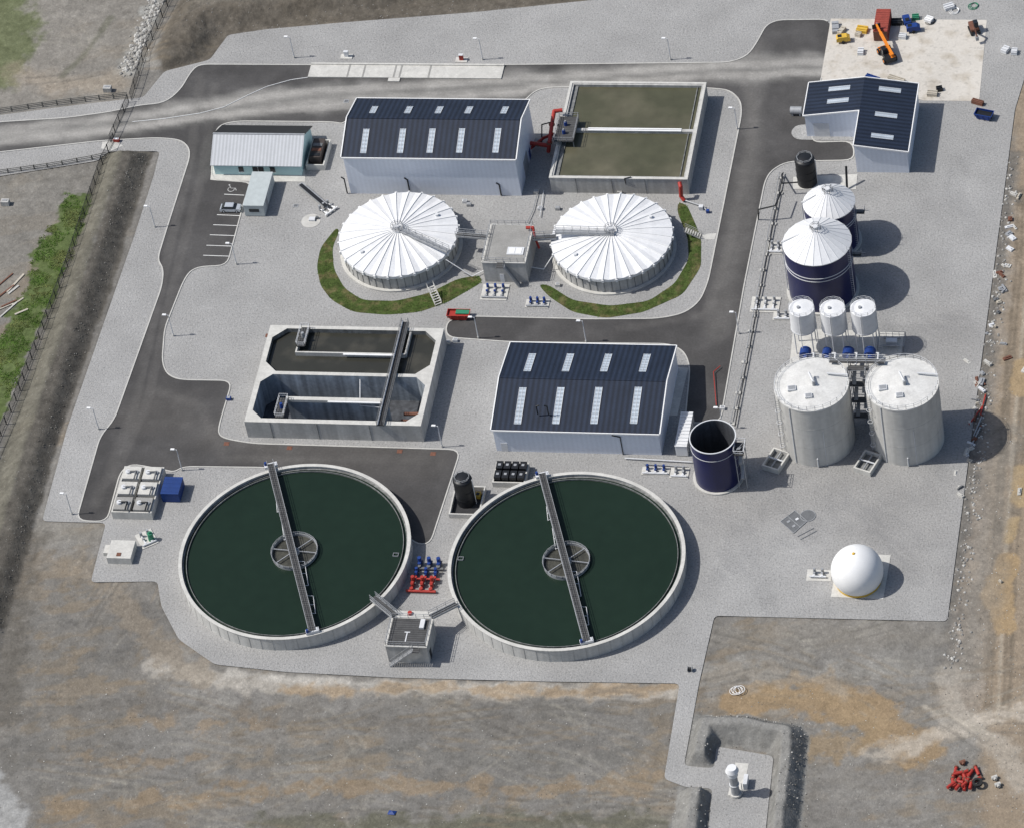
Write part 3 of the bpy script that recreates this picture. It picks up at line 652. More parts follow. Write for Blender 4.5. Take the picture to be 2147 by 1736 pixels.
cellwall(k,x0+th,x1-th,y0+th,ym-.4,x0,x1,y0,ym,2.0,zf,h,INN)
cellwall(k,x0+th,x1-th,ym+.4,y1-th*.8,x0,x1,ym,y1,2.4,zf,h,CONCD)
for a,b in(((x0,y0),(x1,y0)),((x1,y0),(x1,y1)),((x1,y1),(x0,y1)),((x0,y1),(x0,y0))):
    k.add([(a[0],a[1],-.2),(b[0],b[1],-.2),(b[0],b[1],h),(a[0],a[1],h)],[(0,1,2,3)],CONCW)
k.obj('wall',t)
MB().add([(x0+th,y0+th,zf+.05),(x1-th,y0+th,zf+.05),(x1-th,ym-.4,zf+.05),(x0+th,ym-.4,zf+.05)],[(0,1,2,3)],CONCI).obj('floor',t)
ip=cell_pts(x0+th+.002,x1-th-.002,ym+.402,y1-th*.8-.002,2.4)
MB().add([(p[0],p[1],h-1.0) for p in ip],[tuple(range(8))],W_BROWN).obj('water',kind='structure')
ya_=P(735,740,h).y;xA=P(622,737,h).x;xB=P(848,742,h).x
MB().box(xA,xB,ya_-.15,ya_+.15,h-2,h-.05,CONC).obj('baffle_wall',t)
MB().box(xB,xB+.3,ya_,y1-th,h-2,h-.05,CONC).obj('baffle_wall',t)
MB().box(xA-.3,xA,ya_-.15,ya_+4,h-2,h-.05,CONC).obj('baffle_wall',t)
yb_=P(725,836,h).y;xC=P(600,836,h).x;xD=P(812,838,h).x
MB().box(xC,xD,yb_-.18,yb_+.18,zf,h-.05,INN).obj('baffle_wall',t)
k=MB();k.box(xC-.1,xD+.1,yb_-.62,yb_+.2,h-.05,h+.03,CONC);k.box(xC-.1,xD+.1,yb_-.62,yb_-.5,h-.6,h-.051,CONC);k.obj('baffle_channel',t)
MB().box(xD-.3,xD,y0+th,yb_-.18,zf,h-.5,INN).obj('baffle_wall',t)
MB().box(xC+8,xD-1,yb_-.95,yb_-.63,h-.25,h-.02,WHITE).obj('weir',t)
MB().box(xA+9,xB-1,ya_-.5,ya_-.16,h-.25,h-.05,WHITE).obj('weir',t)
MB().tube([g_(880,868,1.2),g_(848,868,1.2)],.35,RUST,10).obj('pipe',t)
MB().tube([g_(880,884,1.2),g_(842,882,1.2)],.3,RUST,10).obj('pipe',t)
MB().tube([g_(755,795,h-1),g_(755,850,h-1.2),g_(812,856,h-1.2)],.1,STEELW).obj('pipe',t)
MB().tube([g_(640,840,h-3),g_(700,856,h-4)],.12,STEELW).obj('pipe',t)
for a in(577,675,785):
    p=P(a,905);MB().box(p.x-.06,p.x+.06,y0-.05,y0-.002,0,h-.1,CONCD).obj('panel_joint',t)
A=P(850,676,h+.3);B=P(797,892,h+.3)
def footbridge(name,label,A,B,wd,parent=None,deckm=GRATE,railm=STEEL,r=.05,edge=.1):
    t=parent or T(name,label,'bridge',((A.x+B.x)/2,(A.y+B.y)/2,0))
    k=MB();k.beam(A,B,wd,.18,deckm);k.obj('deck',t)
    d=(B-A).normalized();s_=d.cross(Vector((0,0,1))).normalized()*(wd/2)
    for sg in(1,-1):
        k=MB();k.rail([A+s_*sg,B+s_*sg],1.15,False,railm,1.6,r);k.beam(A+s_*sg*1.06+Vector((0,0,-.1)),B+s_*sg*1.06+Vector((0,0,-.1)),edge,.4,railm);k.obj('railing',t)
    return t
fb=footbridge('tank_footbridge','dark steel footbridge with railings crossing the twin tank',A,B,1.25,None,DARKIN,STEELK,.05)
d=(B-A).normalized();s_=d.cross(Vector((0,0,1))).normalized()
MB().tube([A+s_*.45+Vector((0,0,.3)),B+s_*.45+Vector((0,0,.3))],.12,STEELW,6).obj('cable_tray',fb)
def platform(px,py,h,lx,ly,label,pump=BLUE):
    p=P(px,py,h);t=T('tank_platform',label,'platform',(p.x,p.y,0))
    MB().box(p.x-lx/2,p.x+lx/2,p.y-ly/2,p.y+ly/2,h,h+.15,GRATE).obj('deck',t)
    MB().rail([(p.x-lx/2,p.y-ly/2,h+.15),(p.x+lx/2,p.y-ly/2,h+.15),(p.x+lx/2,p.y+ly/2,h+.15),(p.x-lx/2,p.y+ly/2,h+.15)],1.1,True,STEELW,1.1,.045).obj('railing',t)
    MB().cyl(p.x,p.y,h+.15,h+1.3,.35,.28,14,pump).obj('pump_motor',t)
platform(636,708,h,1.6,5,'small railed steel platform over brown water',STEEL)
platform(591,856,h,1.6,5,'small railed steel platform with blue mixer motor')
# ---------------------------------------------------------------- covered round tanks
def covered(cx,cy,wd,label,walk):
    h=3.6;c_=P(cx,cy,h);R=wd/2/SC(cx,cy,h)/.991
    t=T('covered_round_tank',label,'tank',(c_.x,c_.y,0),'covered digester tanks')
    x,y=c_.x,c_.y
    k=MB();k.cyl(x,y,0,h,R-.35,R-.35,72,CONCW);k.ring(x,y,0,.35,R+.35,R-.3,72,CONC)
    for i in range(48):
        a=2*pi*i/48;k.cbox((x+(R-.33)*cos(a),y+(R-.33)*sin(a),h/2),(.1,.12,h-.1),CONCD,a)
    k.obj('wall',t)
    N=28;k=MB();rise=1.35;rs=[1.2,R*.35,R*.68,R]
    zr=[h+.35+rise*(1-(r/R)**1.6) for r in rs];zr[-1]=h+.3
    vs=[]
    for j,r in enumerate(rs):
        for i in range(2*N):
            a=pi*i/N;pl=.22*(r/R) if i%2==0 else 0;vs.append((x+r*cos(a),y+r*sin(a),zr[j]+pl-.06*(r/R)))
    n=2*N
    k.add(vs,[(j*n+(i+1)%n,j*n+i,(j+1)*n+i,(j+1)*n+(i+1)%n) for j in range(3) for i in range(n)],COVER)
    k.ring(x,y,h-.3,h+.28,R+.04,R-.3,72,COVER)
    cv=k.obj('cover',t)
    for i in range(N):
        k=MB();a=2*pi*i/N
        P0=Vector((x+1.2*cos(a),y+1.2*sin(a),zr[0]+.06));P1=Vector((x+R*.35*cos(a),y+R*.35*sin(a),zr[1]+.12));P2=Vector((x+R*.68*cos(a),y+R*.68*sin(a),zr[2]+.17));P3=Vector((x+(R+.12)*cos(a),y+(R+.12)*sin(a),zr[3]+.21))
        for u,v in((P0,P1),(P1,P2),(P2,P3)):k.beam(u,v,.12,.12,WHITE)
        k.cbox((x+(R+.12)*cos(a),y+(R+.12)*sin(a),h+.05),(.4,.4,.65),WHITE,a)
        k.obj('rib',cv)
    k=MB();k.cyl(x,y,h+1.2,h+2.0,1.3,1.2,28,COVER);k.cyl(x,y,h+2.0,h+2.5,.45,.4,16,STEELW);k.rail([(x+1.2*cos(i*pi/6),y+1.2*sin(i*pi/6),h+2) for i in range(12)],.9,True,STEEL,3,.04);k.obj('centre_hub',t)
    A=P(walk[0],walk[1],h+2.0);B=P(walk[2],walk[3],h+2.0)
    wk=MB();wk.beam(A,B,.9,.15,STEELW);wk=wk.obj('walkway',t)
    footbridge('','',A+Vector((0,0,.12)),B+Vector((0,0,.12)),.8,wk,STEEL,STEEL,.045)
    for a in(3.9,.6):
        k=MB();k.cyl(x+R*.72*cos(a),y+R*.72*sin(a),h+.6,h+1.3,.35,.35,14,STEELW);k.obj('vent',t)
    return t,c_,R
t1,c1,Ra=covered(836,494,250,'low round concrete tank with ribbed white cover',(828,478,940,528))
t2,c2,Rb=covered(1283,499,254,'round concrete tank with white ribbed cover and walkway',(1165,487,1288,490))
def cube_house(label,px,h,roofm,name='valve_house'):
    x0,x1,y0,y1=rect(px,h);t=T(name,label,'building',((x0+x1)/2,(y0+y1)/2,0))
    k=MB();k.box(x0,x1,y0,y1,0,h-.2,CONCW);k.obj('wall',t);k=MB();k.box(x0-.1,x1+.1,y0-.1,y1+.1,h-.2,h,CONC);k.box(x0+.25,x1-.25,y0+.25,y1-.25,h,h+.03,roofm);ro=k.obj('roof',t)
    k=MB();k.rail([(x0+.1,y0+.1,h),(x1-.1,y0+.1,h),(x1-.1,y1-.1,h),(x0+.1,y1-.1,h)],1.1,True,STEEL,1.3,.045);k.obj('railing',t)
    return t,(x0,x1,y0,y1),ro
t,q,ro=cube_house('square concrete valve house with flat grey roof and railing',[(1011,549),(1100,553),(1119,472),(1028,470)],5.2,ROOFG)
p=P(1081,528,5.2);k=MB();k.box(p.x-1.6,p.x+1.6,p.y-1,p.y+1,5.235,5.4,STEELW);k.box(p.x-1.2,p.x-.1,p.y-.7,p.y+.7,5.401,5.46,WHITE);k.box(p.x+.1,p.x+1.2,p.y-.7,p.y+.7,5.401,5.46,WHITE);k.obj('hatch',ro)
k=MB();k.box(q[0]+3,q[0]+3.8,q[2]-.06,q[2]-.005,0,2.1,STEELW);k.obj('door',t)
def stairs(A,B,wd,t=None,label='',m=STEEL,rails=True):
    A=Vector(A);B=Vector(B)
    if t is None:t=T('stairs',label,'stairs',(A.x,A.y,0))
    n=max(3,int(abs(B.z-A.z)/.2));d=(B-A);hd=Vector((d.x,d.y,0)).normalized();s_=Vector((-hd.y,hd.x,0))*wd/2
    k=MB()
    for i in range(n):
        p=A+d*((i+.5)/n);k.cbox(p,(.26,wd,.06),m,atan2(hd.y,hd.x))
    for sg in(1,-1):k.beam(A+s_*sg,B+s_*sg,.06,.25,m)
    k.obj('flight',t)
    if rails:
        for sg in(1,-1):
            k=MB();k.rail([A+s_*sg,B+s_*sg],1,False,m,1.2,.04);k.obj('handrail',t)
    return t
stairs((q[0]+6.8,q[2]-1,0),(q[0]+4.4,q[2]-1,5.2),.9,t)
MB().box(q[0]+3,q[0]+4.4,q[2]-1.5,q[2],5.1,5.2,GRATE).obj('landing',t)
pipe_thing('red valve and pipes on the roof edge',[([g_(1104,478,6),g_(1118,478,6)],.32,RED),([g_(1118,478,6),g_(1122,500,4.6),g_(1130,520,2)],.24,RED)],'red_pipe')
footbridge('link_footbridge','steel link footbridge between round tank and valve house',P(957,492,4.6),P(1026,498,4.9),.9,railm=STEEL)
footbridge('link_footbridge','short steel footbridge from valve house to covered tank',P(1117,500,4.9),P(1166,497,4.6),.9,railm=STEEL)
stairs(P(920,640,.05),P(902,600,1.8),1.3,None,'pale steps climbing the grass bank',CONC)
stairs(P(1470,497,.05),P(1436,482,1.6),1.2,None,'pale steps over the grass bank',CONC)
for pl in([g_(935,545,3.9),g_(990,580,.6),g_(1018,566,.6)],[g_(1160,535,3.9),g_(1140,565,1),g_(1108,560,.6)]):
    pipe_thing('thin white pipe between tank and valve house',[(pl,.09,WHITE)])
# ---------------------------------------------------------------- big clarifiers
mat_scum=mat('well_surface',(.045,.045,.036),.6,.3,.5,2)
CONCR=mat('clarifier_wall',(.5,.495,.47),.85,.08,.3,2,streak=.15)
def clarifier(cx,cy,wd,ba,bb,label):
    h=3.0;c_=P(cx,cy,h);R=wd/2/SC(cx,cy,h)/.991;x,y=c_.x,c_.y
    t=T('clarifier_tank',label,'tank',(x,y,0),'round clarifier tanks')
    k=MB();k.ring(x,y,-.1,h-.12,R-.1,R-.5,128,CONCR)
    n=60
    for i in range(n):
        a=2*pi*i/n;k.cbox((x+(R-.10)*cos(a),y+(R-.10)*sin(a),h/2-.1),(.08,.09,h-.2),CONCW,a)
    k.obj('wall',t)
    k=MB();k.ring(x,y,h-.12,h,R,R-.65,128,CONC);k.obj('coping',t)
    MB().ring(x,y,h-1.2,h-.6,R-.501,R-.9,128,CONCD).obj('launder_channel',t)
    MB().ring(x,y,h-1.1,h-.42,R-1.35,R-1.45,128,CONCD,CONCD).obj('weir',t)
    wo=MB();n=128
    wo.add([(x+(R-.51)*cos(2*pi*i/n),y+(R-.51)*sin(2*pi*i/n),h-.75) for i in range(n)],[tuple(range(n))],W_DARK);wo.obj('water',kind='structure')
    A=P(ba[0],ba[1],h+.55);B=P(bb[0],bb[1],h+.55);d=(B-A).normalized();s_=d.cross(Vector((0,0,1))).normalized()
    br=MB();br.beam(A,B,1.15,.12,GRATE);br=br.obj('scraper_bridge',t)
    for sg in(1,-1):
        k=MB();k.rail([A+s_*.6*sg,B+s_*.6*sg],1.1,False,STEEL,1.8,.04);k.beam(A+s_*.63*sg+Vector((0,0,-.1)),B+s_*.63*sg+Vector((0,0,-.1)),.09,.4,STEEL);k.obj('railing',br)
    for E,ss_ in((A,1),(B,-1)):
        k=MB();k.cbox(E+d*.2*ss_+Vector((0,0,-.25)),(2.4,.9,.55),STEELW,atan2(s_.y,s_.x));k.cyl(E.x+s_.x*.9,E.y+s_.y*.9,h+.55,h+1.2,.28,.22,12,BLUE)
        k.obj('drive_unit',br)
    rc=4.2
    k=MB();k.ring(x,y,h-1.3,h-.1,rc,rc-.12,64,STEEL,STEEL)
    for i in range(2):
        a=atan2(s_.y,s_.x)+(.45 if i else -.45)
        k.beam((x-rc*cos(a),y-rc*sin(a),h-.15),(x+rc*cos(a),y+rc*sin(a),h-.15),.14,.16,STEEL)
    k.rail([(x+(rc+.05)*cos(j*pi/12),y+(rc+.05)*sin(j*pi/12),h-.2) for j in range(24)],.5,True,STEEL,4,.04)
    k.obj('centre_well',t)
    k=MB();k.add([(x+(rc-.13)*cos(2*pi*i/48),y+(rc-.13)*sin(2*pi*i/48),h-.68) for i in range(48)],[tuple(range(48))],mat_scum);k.cyl(x,y,h-.7,h-.2,.9,.9,24,CONCW);k.obj('scum_surface',t)
    C=Vector((x,y,h-.35))
    for sg,s0,s1 in((1,.14,.42),(1,.55,.75),(-1,.16,.4),(-1,.5,.66)):
        k=MB();D_=d*sg;side=s_*(-1 if sg>0 else 1)
        a=C+D_*R*s0+side*1.3;b=C+D_*R*s1+side*.9;k.tube([a,b],.07,STEELW,5)
        for u in(0,.5,1):
            m_=a.lerp(b,u);k.tube([m_,m_-side*1.0+Vector((0,0,.4))],.05,STEELW,4)
        k.obj('scraper_arm',br)
    return t,c_,R
clarifier(617,1153,490,(567,972),(655,1322),'large round concrete clarifier of dark green water')
clarifier(1187,1173,499,(1136,992),(1230,1343),'large round clarifier with scraper bridge beside open gravel')
for a,b in((830,1163),(966,1171)):
    p=P(a,b,2.3);t=T('scum_box','small steel scum box at the tank edge','steel box',(p.x,p.y,2.2));k=MB();walls(k,p.x-.5,p.x+.5,p.y-.4,p.y+.4,.07,2.2,2.5,STEEL);k.obj('rim',t)
t,q,ro=cube_house('concrete valve house with dark grating roof and steel stairs',[(808,1352),(893,1357),(908,1296),(822,1292)],4.4,GRATE)
k=MB();p=P(852,1335,4.4);k.box(p.x-.1,p.x+.1,p.y-1.1,p.y+1.0,4.44,4.5,STEELW);k.box(p.x-.5,p.x+.5,p.y+1.0,p.y+1.2,4.44,4.5,STEELW);k.obj('hatch_frame',ro)
k=MB();k.box(q[0],q[1],q[3]+.1,q[3]+1.6,4.2,4.35,CONC);k.obj('landing',t)
k=MB();k.cyl(P(862,1276,4.4).x,q[3]+.9,4.35,4.8,.4,.4,14,RED);k.obj('valve_wheel',t)
k=MB();p=P(886,1310,4.4);k.box(p.x-.4,p.x+.4,p.y-1,p.y+1,4.44,4.9,STEELW);k.obj('hatch',ro)
stairs((q[0]+.4,q[2]-.7,0),(q[0]+5.0,q[2]-.7,4.2),.9,t)
k=MB();k.box(q[0]+5,q[0]+6.2,q[2]-1.2,q[2],4.1,4.2,GRATE);k.obj('landing',t)
k=MB();k.box(q[1]+.005,q[1]+.05,q[2]+1,q[2]+2,0,2.1,DARKIN);k.obj('door',t)
footbridge('link_footbridge','angled steel footbridge from clarifier to valve house',P(782,1252,3.4),P(828,1290,4.5),1.2)
footbridge('link_footbridge','steel footbridge from valve house to second clarifier',P(903,1292,4.5),P(957,1265,3.4),1.0)
# ---------------------------------------------------------------- vertical tanks
def cone_tank(cx,cy,wd,h,label,rise=3.6):
    c_=P(cx,cy,h);R=wd/2/SC(cx,cy,h)/.991;x,y=c_.x,c_.y
    t=T('digester_tank',label,'tank',(x,y,0),'navy enamel digesters')
    k=MB();k.cyl(x,y,0,h,R,R,64,TANKB,cap=False);k.obj('shell',t)
    k=MB();k.ring(x,y,0,.4,R+.5,R-.05,64,CONC);k.obj('base_ring',t)
    for z_ in(h-.15,h*.72,h*.66):MB().ring(x,y,z_-.06,z_+.06,R+.09,R-.01,64,STEELW).obj('hoop',t)
    n=24;k=MB();vs=[(x+R*1.03*cos(2*pi*i/n),y+R*1.03*sin(2*pi*i/n),h) for i in range(n)]+[(x+.7*cos(2*pi*i/n),y+.7*sin(2*pi*i/n),h+rise) for i in range(n)]
    k.add(vs,[(i,(i+1)%n,n+(i+1)%n,n+i) for i in range(n)]+[tuple(range(n,2*n))],COVER);ro=k.obj('roof',t)
    for i in range(n):
        k=MB();k.beam(Vector(vs[i])+Vector((0,0,.03)),Vector(vs[n+i])+Vector((0,0,.03)),.07,.07,STEELW);k.obj('rib',ro)
    k=MB();k.cyl(x,y,h+rise,h+rise+.6,.5,.45,16,STEELW);k.rail([(x+1*cos(j*pi/3),y+1*sin(j*pi/3),h+rise-.1) for j in range(6)],1.0,True,STEEL,3,.045);k.tube([(x-.3,y,h+rise+.3),(x-.8,y-.6,h+rise+1)],.1,BLACK);k.obj('roof_vent',t)
    k=MB()
    for dx in(-.25,.25):k.tube([(x+dx+R*.97,y-R*.35,0),(x+dx+R*.97,y-R*.35,h+1)],.05,STEELW,4)
    for i in range(int(h/.5)):k.tube([(x-.25+R*.97,y-R*.35,i*.5+.3),(x+.25+R*.97,y-R*.35,i*.5+.3)],.03,STEELW,4)
    k.obj('ladder',t)
    k=MB();k.tube([(x-R-.25,y-.5,0),(x-R-.25,y-.5,h+.3),(x-R*.5,y-.2,h+1.9)],.1,STEELW);k.obj('pipe',t)
    k=MB();k.tube([(x+R+.2,y+.5,h*.75),(x+R+2.4,y+.5,h*.75)],.07,STEEL,4);k.box(x+R,x+R+1.6,y-.1,y+1,h*.75-.4,h*.75-.3,GRATE);k.rail([(x+R,y-.1,h*.75-.3),(x+R+1.6,y-.1,h*.75-.3),(x+R+1.6,y+1,h*.75-.3)],1.1,False,STEEL,1,.04);k.obj('side_platform',t)
    return t,c_,R
cone_tank(1738,424,107,10.2,'navy round tank with white conical roof, partly hidden behind its twin',2.9)
cone_tank(1713,507,141,12.7,'tall navy round tank with white conical roof',3.3)
CONCT=mat('tall_tank_concrete',(.52,.51,.48),.85,.07,.25,1.2,streak=.14);COVT=mat('tank_top',(.59,.585,.56),.8,.1,.4,3,specks=((.5,.5,.68,-.1),))
def conc_tank(cx,cy,wd,h,label):
    c_=P(cx,cy,h);R=wd/2/SC(cx,cy,h)/.991;x,y=c_.x,c_.y
    t=T('sludge_tank',label,'tank',(x,y,0),'tall concrete tanks')
    k=MB();k.cyl(x,y,0,h,R,R,96,CONCT);k.obj('shell',t)
    for zz in(h*.33,h*.66):MB().ring(x,y,zz-.04,zz+.04,R+.02,R-.05,96,CONCW).obj('pour_joint',t)
    k=MB();k.cyl(x,y,h,h+.75,R-.1,0.4,72,COVT);k.ring(x,y,h-.25,h+.05,R+.07,R-.12,72,COVT);ro=k.obj('roof',t)
    k=MB();n=28;k.rail([(x+(R-.1)*cos(2*pi*j/n),y+(R-.1)*sin(2*pi*j/n),h) for j in range(n)],1.1,True,STEELW,2,.035);k.obj('railing',t)
    for a,r_,s_ in((3.6,.55,1.5),(4.7,.5,1.3),(.9,.2,.8)):
        k=MB();k.cbox((x+R*r_*cos(a),y+R*r_*sin(a),h+.55),(s_,s_*.8,.35),STEELW,.2);k.cbox((x+R*r_*cos(a),y+R*r_*sin(a),h+.74),(s_*.8,s_*.6,.06),STEEL,.2);k.obj('hatch',ro)
    k=MB();k.cyl(x+.6,y-.8,h+.6,h+1.6,.3,.25,12,STEEL);k.tube([(x+.6,y-.8,h+1.4),(x-.4,y+1.0,h+1.9)],.2,STEELW,8);k.obj('vent',ro)
    k=MB();k.tube([(x+R*.4,y+R*.3,h+.8),(x+R*.95,y+R*.3,h+.6)],.16,STEELW,8);k.obj('pipe',ro)
    k=MB()
    for dx in(-.3,.3):k.tube([(x-R*.86+dx,y-R*.62,1.5),(x-R*.86+dx,y-R*.62,h+1)],.05,STEEL,4)
    for i in range(int(h/.5)-2):k.tube([(x-R*.86-.3,y-R*.62,i*.5+1.5),(x-R*.86+.3,y-R*.62,i*.5+1.5)],.03,STEEL,4)
    for zz in(3,6,9,12):k.ring(x-R*.86,y-R*.62-.3,zz,zz+.08,.5,.44,12,STEELW)
    k.obj('ladder',t)
    for dd,z1_,r_ in((-.5,h-.2,.09),(.12,2.2,.14),(.35,h*.6,.07)):
        xx=x+R*dd;yy_=y-math.sqrt(R*R-(R*dd)**2)-r_;MB().tube([(xx,yy_,.2),(xx,yy_,z1_)],r_,STEELW).obj('pipe',t)
    return t,c_,R
conc_tank(1701,806,155,14.4,'tall pale concrete tank with railed roof')
conc_tank(1891,805,152,14.4,'tall pale concrete tank with railed roof beside site edge')
p0=P(1808,905);t=T('stair_tower','galvanised steel access tower between two concrete tanks','stair tower',(p0.x,p0.y,0))
x,y=p0.x,p0.y;k=MB()
for dx in(-1.6,1.6):
    for dy in(-1.6,1.6):k.tube([(x+dx,y+dy+3,0),(x+dx,y+dy+3,15.2)],.12,STEEL,5)
for i in range(1,8):
    z_=i*2.05
    k.tube([(x-1.6,y+1.4,z_),(x+1.6,y+1.4,z_),(x+1.6,y+4.6,z_),(x-1.6,y+4.6,z_)],.07,STEEL,4,True)
k.obj('frame',t)
for i in range(1,8):
    z_=i*2.05;MB().box(x-1.6,x+1.6,(y+1.4 if i%2 else y+3.4),(y+2.6 if i%2 else y+4.6),z_,z_+.08,GRATE).obj('landing',t)
for i in range(7):
    z_=i*2.05;MB().beam((x-.8 if i%2 else x+.8,y+1.8,z_),(x-.8 if i%2 else x+.8,y+4.2,z_+2.05),.7,.08,STEEL).obj('flight',t)
k=MB();k.box(x-5,x+5,y+2.6,y+3.6,15.0,15.1,GRATE);wk=k.obj('walkway',t)
for yy_ in(y+2.6,y+3.6):MB().rail([(x-5,yy_,15.1),(x+5,yy_,15.1)],1.1,False,STEELW,1.5,.045).obj('railing',wk)
slab('pavement',[(1663,690),(1896,697),(1890,745),(1800,775),(1655,770)],.06,CONC)
for i,(a,b) in enumerate(((1680,646),(1745,647),(1809,646))):
    h=10.4;c_=P(a,b,h);R=27/SC(a,b,h);x,y=c_.x,c_.y
    t=T('silo','white round silo standing on steel legs','silo',(x,y,0),'small white silos')
    k=MB();k.cyl(x,y,5.6,h,R,R,36,COVER);k.cyl(x,y,3.6,5.6,.5,R,36,COVER);k.ring(x,y,5.5,5.75,R+.06,R-.02,36,STEELW);k.obj('shell',t)
    k=MB();k.cyl(x,y,h,h+.35,R-.05,.3,36,COVER,cap=True);k.cyl(x-.5,y-.3,h+.2,h+.6,.3,.3,12,STEEL);k.rail([(x+(R-.05)*cos(2*pi*j/12),y+(R-.05)*sin(2*pi*j/12),h) for j in range(12)],.8,True,STEELW,2,.03);k.obj('roof',t)
    for dx in(-1,1):
        for dy in(-1,1):MB().tube([(x+dx*R*.68,y+dy*R*.68,0),(x+dx*R*.68,y+dy*R*.68,5.9)],.12,STEELW,6).obj('leg',t)
    MB().tube([(x+R+.12,y-.5,0),(x+R+.12,y-.5,h+.4)],.08,STEELW,5).obj('pipe',t);MB().tube([(x-.2,y-R-.12,0),(x-.2,y-R-.12,h)],.08,STEELW,5).obj('pipe',t)
for a,b,s_ in((1690,752,1),(1735,752,.8),(1780,752,1),(1825,752,1)):
    p=P(a,b);t=T('blower','blue cased blower on concrete pad','blower',(p.x,p.y,0),'blue blowers')
    k=MB();k.tubec((p.x,p.y-.8,1.4),(p.x,p.y+.8,1.4),1.05*s_,BLUE,24);k.tubec((p.x+.2,p.y-1.5,1.4),(p.x+.2,p.y-.8,1.4),.45,BLUE,16);k.obj('casing',t)
    k=MB();k.box(p.x-1.1,p.x+1.1,p.y-1.3,p.y+1.2,.06,.35,STEEL);k.obj('base',t)
    k=MB();k.tube([(p.x+.8,p.y,1.4),(p.x+1.6,p.y,1.4),(p.x+1.6,p.y-2.5,1.0)],.2,STEELW,8);k.obj('pipe',t)
p=P(1870,722);t=T('pump_skid','railed pump skid with grey pipework','pump',(p.x,p.y,0));k=MB();k.rail([(p.x-2.4,p.y-1.8,.06),(p.x+2.4,p.y-1.8,.06),(p.x+2.4,p.y+1.8,.06),(p.x-2.4,p.y+1.8,.06)],1.3,True,STEEL,1,.05);k.obj('railing',t)
k=MB();k.cbox((p.x,p.y,.6),(2,1,1),STEELW);k.obj('pump',t)
for dy in(-1,1):MB().tube([(p.x-1.5,p.y+dy,.6),(p.x+1.5,p.y+dy,.6)],.2,STEEL).obj('pipe',t)
h=10.4;c_=P(1494,916,h);R=48/SC(1494,916,h)/.991;x,y=c_.x,c_.y
t=T('open_storage_tank','navy round open topped tank with ladder tower','tank',(x,y,0))
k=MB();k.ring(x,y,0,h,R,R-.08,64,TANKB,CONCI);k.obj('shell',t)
MB().ring(x,y,h,h+.12,R+.1,R-.1,64,STEELW).obj('rim',t);MB().ring(x,y,h*.8,h*.8+.1,R+.06,R-.01,64,STEELW).obj('hoop',t);MB().ring(x,y,0,.3,R+.5,R+.01,64,CONC).obj('base_ring',t)
k=MB();k.cyl(x,y,1.9,2.0,R-.09,R-.09,64,DARKIN);k.obj('floor',t)
k=MB();lx,ly=x+R+.8,y-1.4
for dx in(-.7,.7):
    for dy in(-1.4,1.4):k.tube([(lx+dx,ly+dy,0),(lx+dx,ly+dy,h-1.5)],.09,STEEL,5)
for i in range(5):
    z_=.5+i*2;s_=1 if i%2 else -1;k.beam((lx,ly-1.2*s_,z_),(lx,ly+1.2*s_,z_+1.7),.6,.08,STEEL);k.tube([(lx-.7,ly-1.4,z_+1),(lx+.7,ly+1.4,z_+1)],.05,STEEL,4)
k.box(lx-.9,lx+.9,ly-1.6,ly+1.6,h-1.5,h-1.4,GRATE);k.rail([(lx-.9,ly-1.6,h-1.4),(lx+.9,ly-1.6,h-1.4),(lx+.9,ly+1.6,h-1.4),(lx-.9,ly+1.6,h-1.4)],1.1,True,STEELW,1,.05)
k.obj('ladder_tower',t)
def black_tank(cx,cy,wd,h,label):
    c_=P(cx,cy,h);R=wd/2/SC(cx,cy,h);x,y=c_.x,c_.y;t=T('chemical_tank',label,'tank',(x,y,0))
    k=MB();k.cyl(x,y,.1,h,R,R,36,BLACK,cap=False);k.sphere((x,y,h),R,BLACK,0,.35);k.obj('shell',t)
    for z_ in(h*.3,h*.6,h*.95):MB().ring(x,y,z_,z_+.15,R+.06,R-.02,36,BLACK).obj('hoop',t)
    k=MB();k.rail([(x+R*.8*cos(j*pi/4),y+R*.8*sin(j*pi/4),h+.15) for j in range(8)],.7,True,STEEL,2,.04);k.obj('top_railing',t);MB().tube([(x+R+.15,y-.4,.1),(x+R+.15,y-.4,h+.3)],.08,STEELW).obj('pipe',t)
bund('bund_wall','pale concrete bund around black chemical tank','wall',[(938,1076),(1001,1080),(1022,1020),(957,1016)],1.1,.25,CONC,DARKIN,.2)
black_tank(969,1004,40,6.2,'black plastic chemical tank standing in a bund')
p=P(1003,1040,.3);t=T('valve_box','small amber valve box in the bund','box',(p.x,p.y,.2));k=MB();k.cbox((p.x,p.y,.6),(1,1.2,.7),YELL);k.cbox((p.x,p.y,1.0),(.6,.6,.15),BLACK);k.obj('casing',t)
black_tank(1687,335,42,6.0,'black plastic tank on pad behind navy tanks')
slab('pavement',[(1663,372),(1798,366),(1795,398),(1662,398)],.06,CONC)
pipe_thing('black overhead gas pipe on posts beside tanks',[([g_(1640,365,.6),g_(1640,385,3.0),g_(1672,383,3)],.14,BLACK),([g_(1590,460,.2),g_(1590,440,3),g_(1625,432,3.5),g_(1640,400,3.2)],.14,BLACK),([g_(1776,398,.1),g_(1774,350,4)],.22,BLACK)],'black_pipe')
t,q=bund('filter_unit','concrete bund holding dark square filter boxes','tank',[(1029,1010),(1098,1013),(1111,970),(1044,967)],1.3,.25,CONC,DARKIN,.2)
for j in range(2):
    for i in range(4):
        xx=q[0]+.9+i*1.45;yy_=q[2]+1.4+j*2.3;k=MB();k.cbox((xx,yy_,1.3),(1.2,1.8,1.6),BLACK);k.cbox((xx,yy_,2.13),(.5,.5,.08),STEEL);k.obj('filter_box',t)
t,(x0,x1,y0,y1)=box_thing('equipment_container','long white slatted equipment container beside shed','container',[(1412,934),(1436,936),(1456,865),(1431,863)],2.7,WHITE)
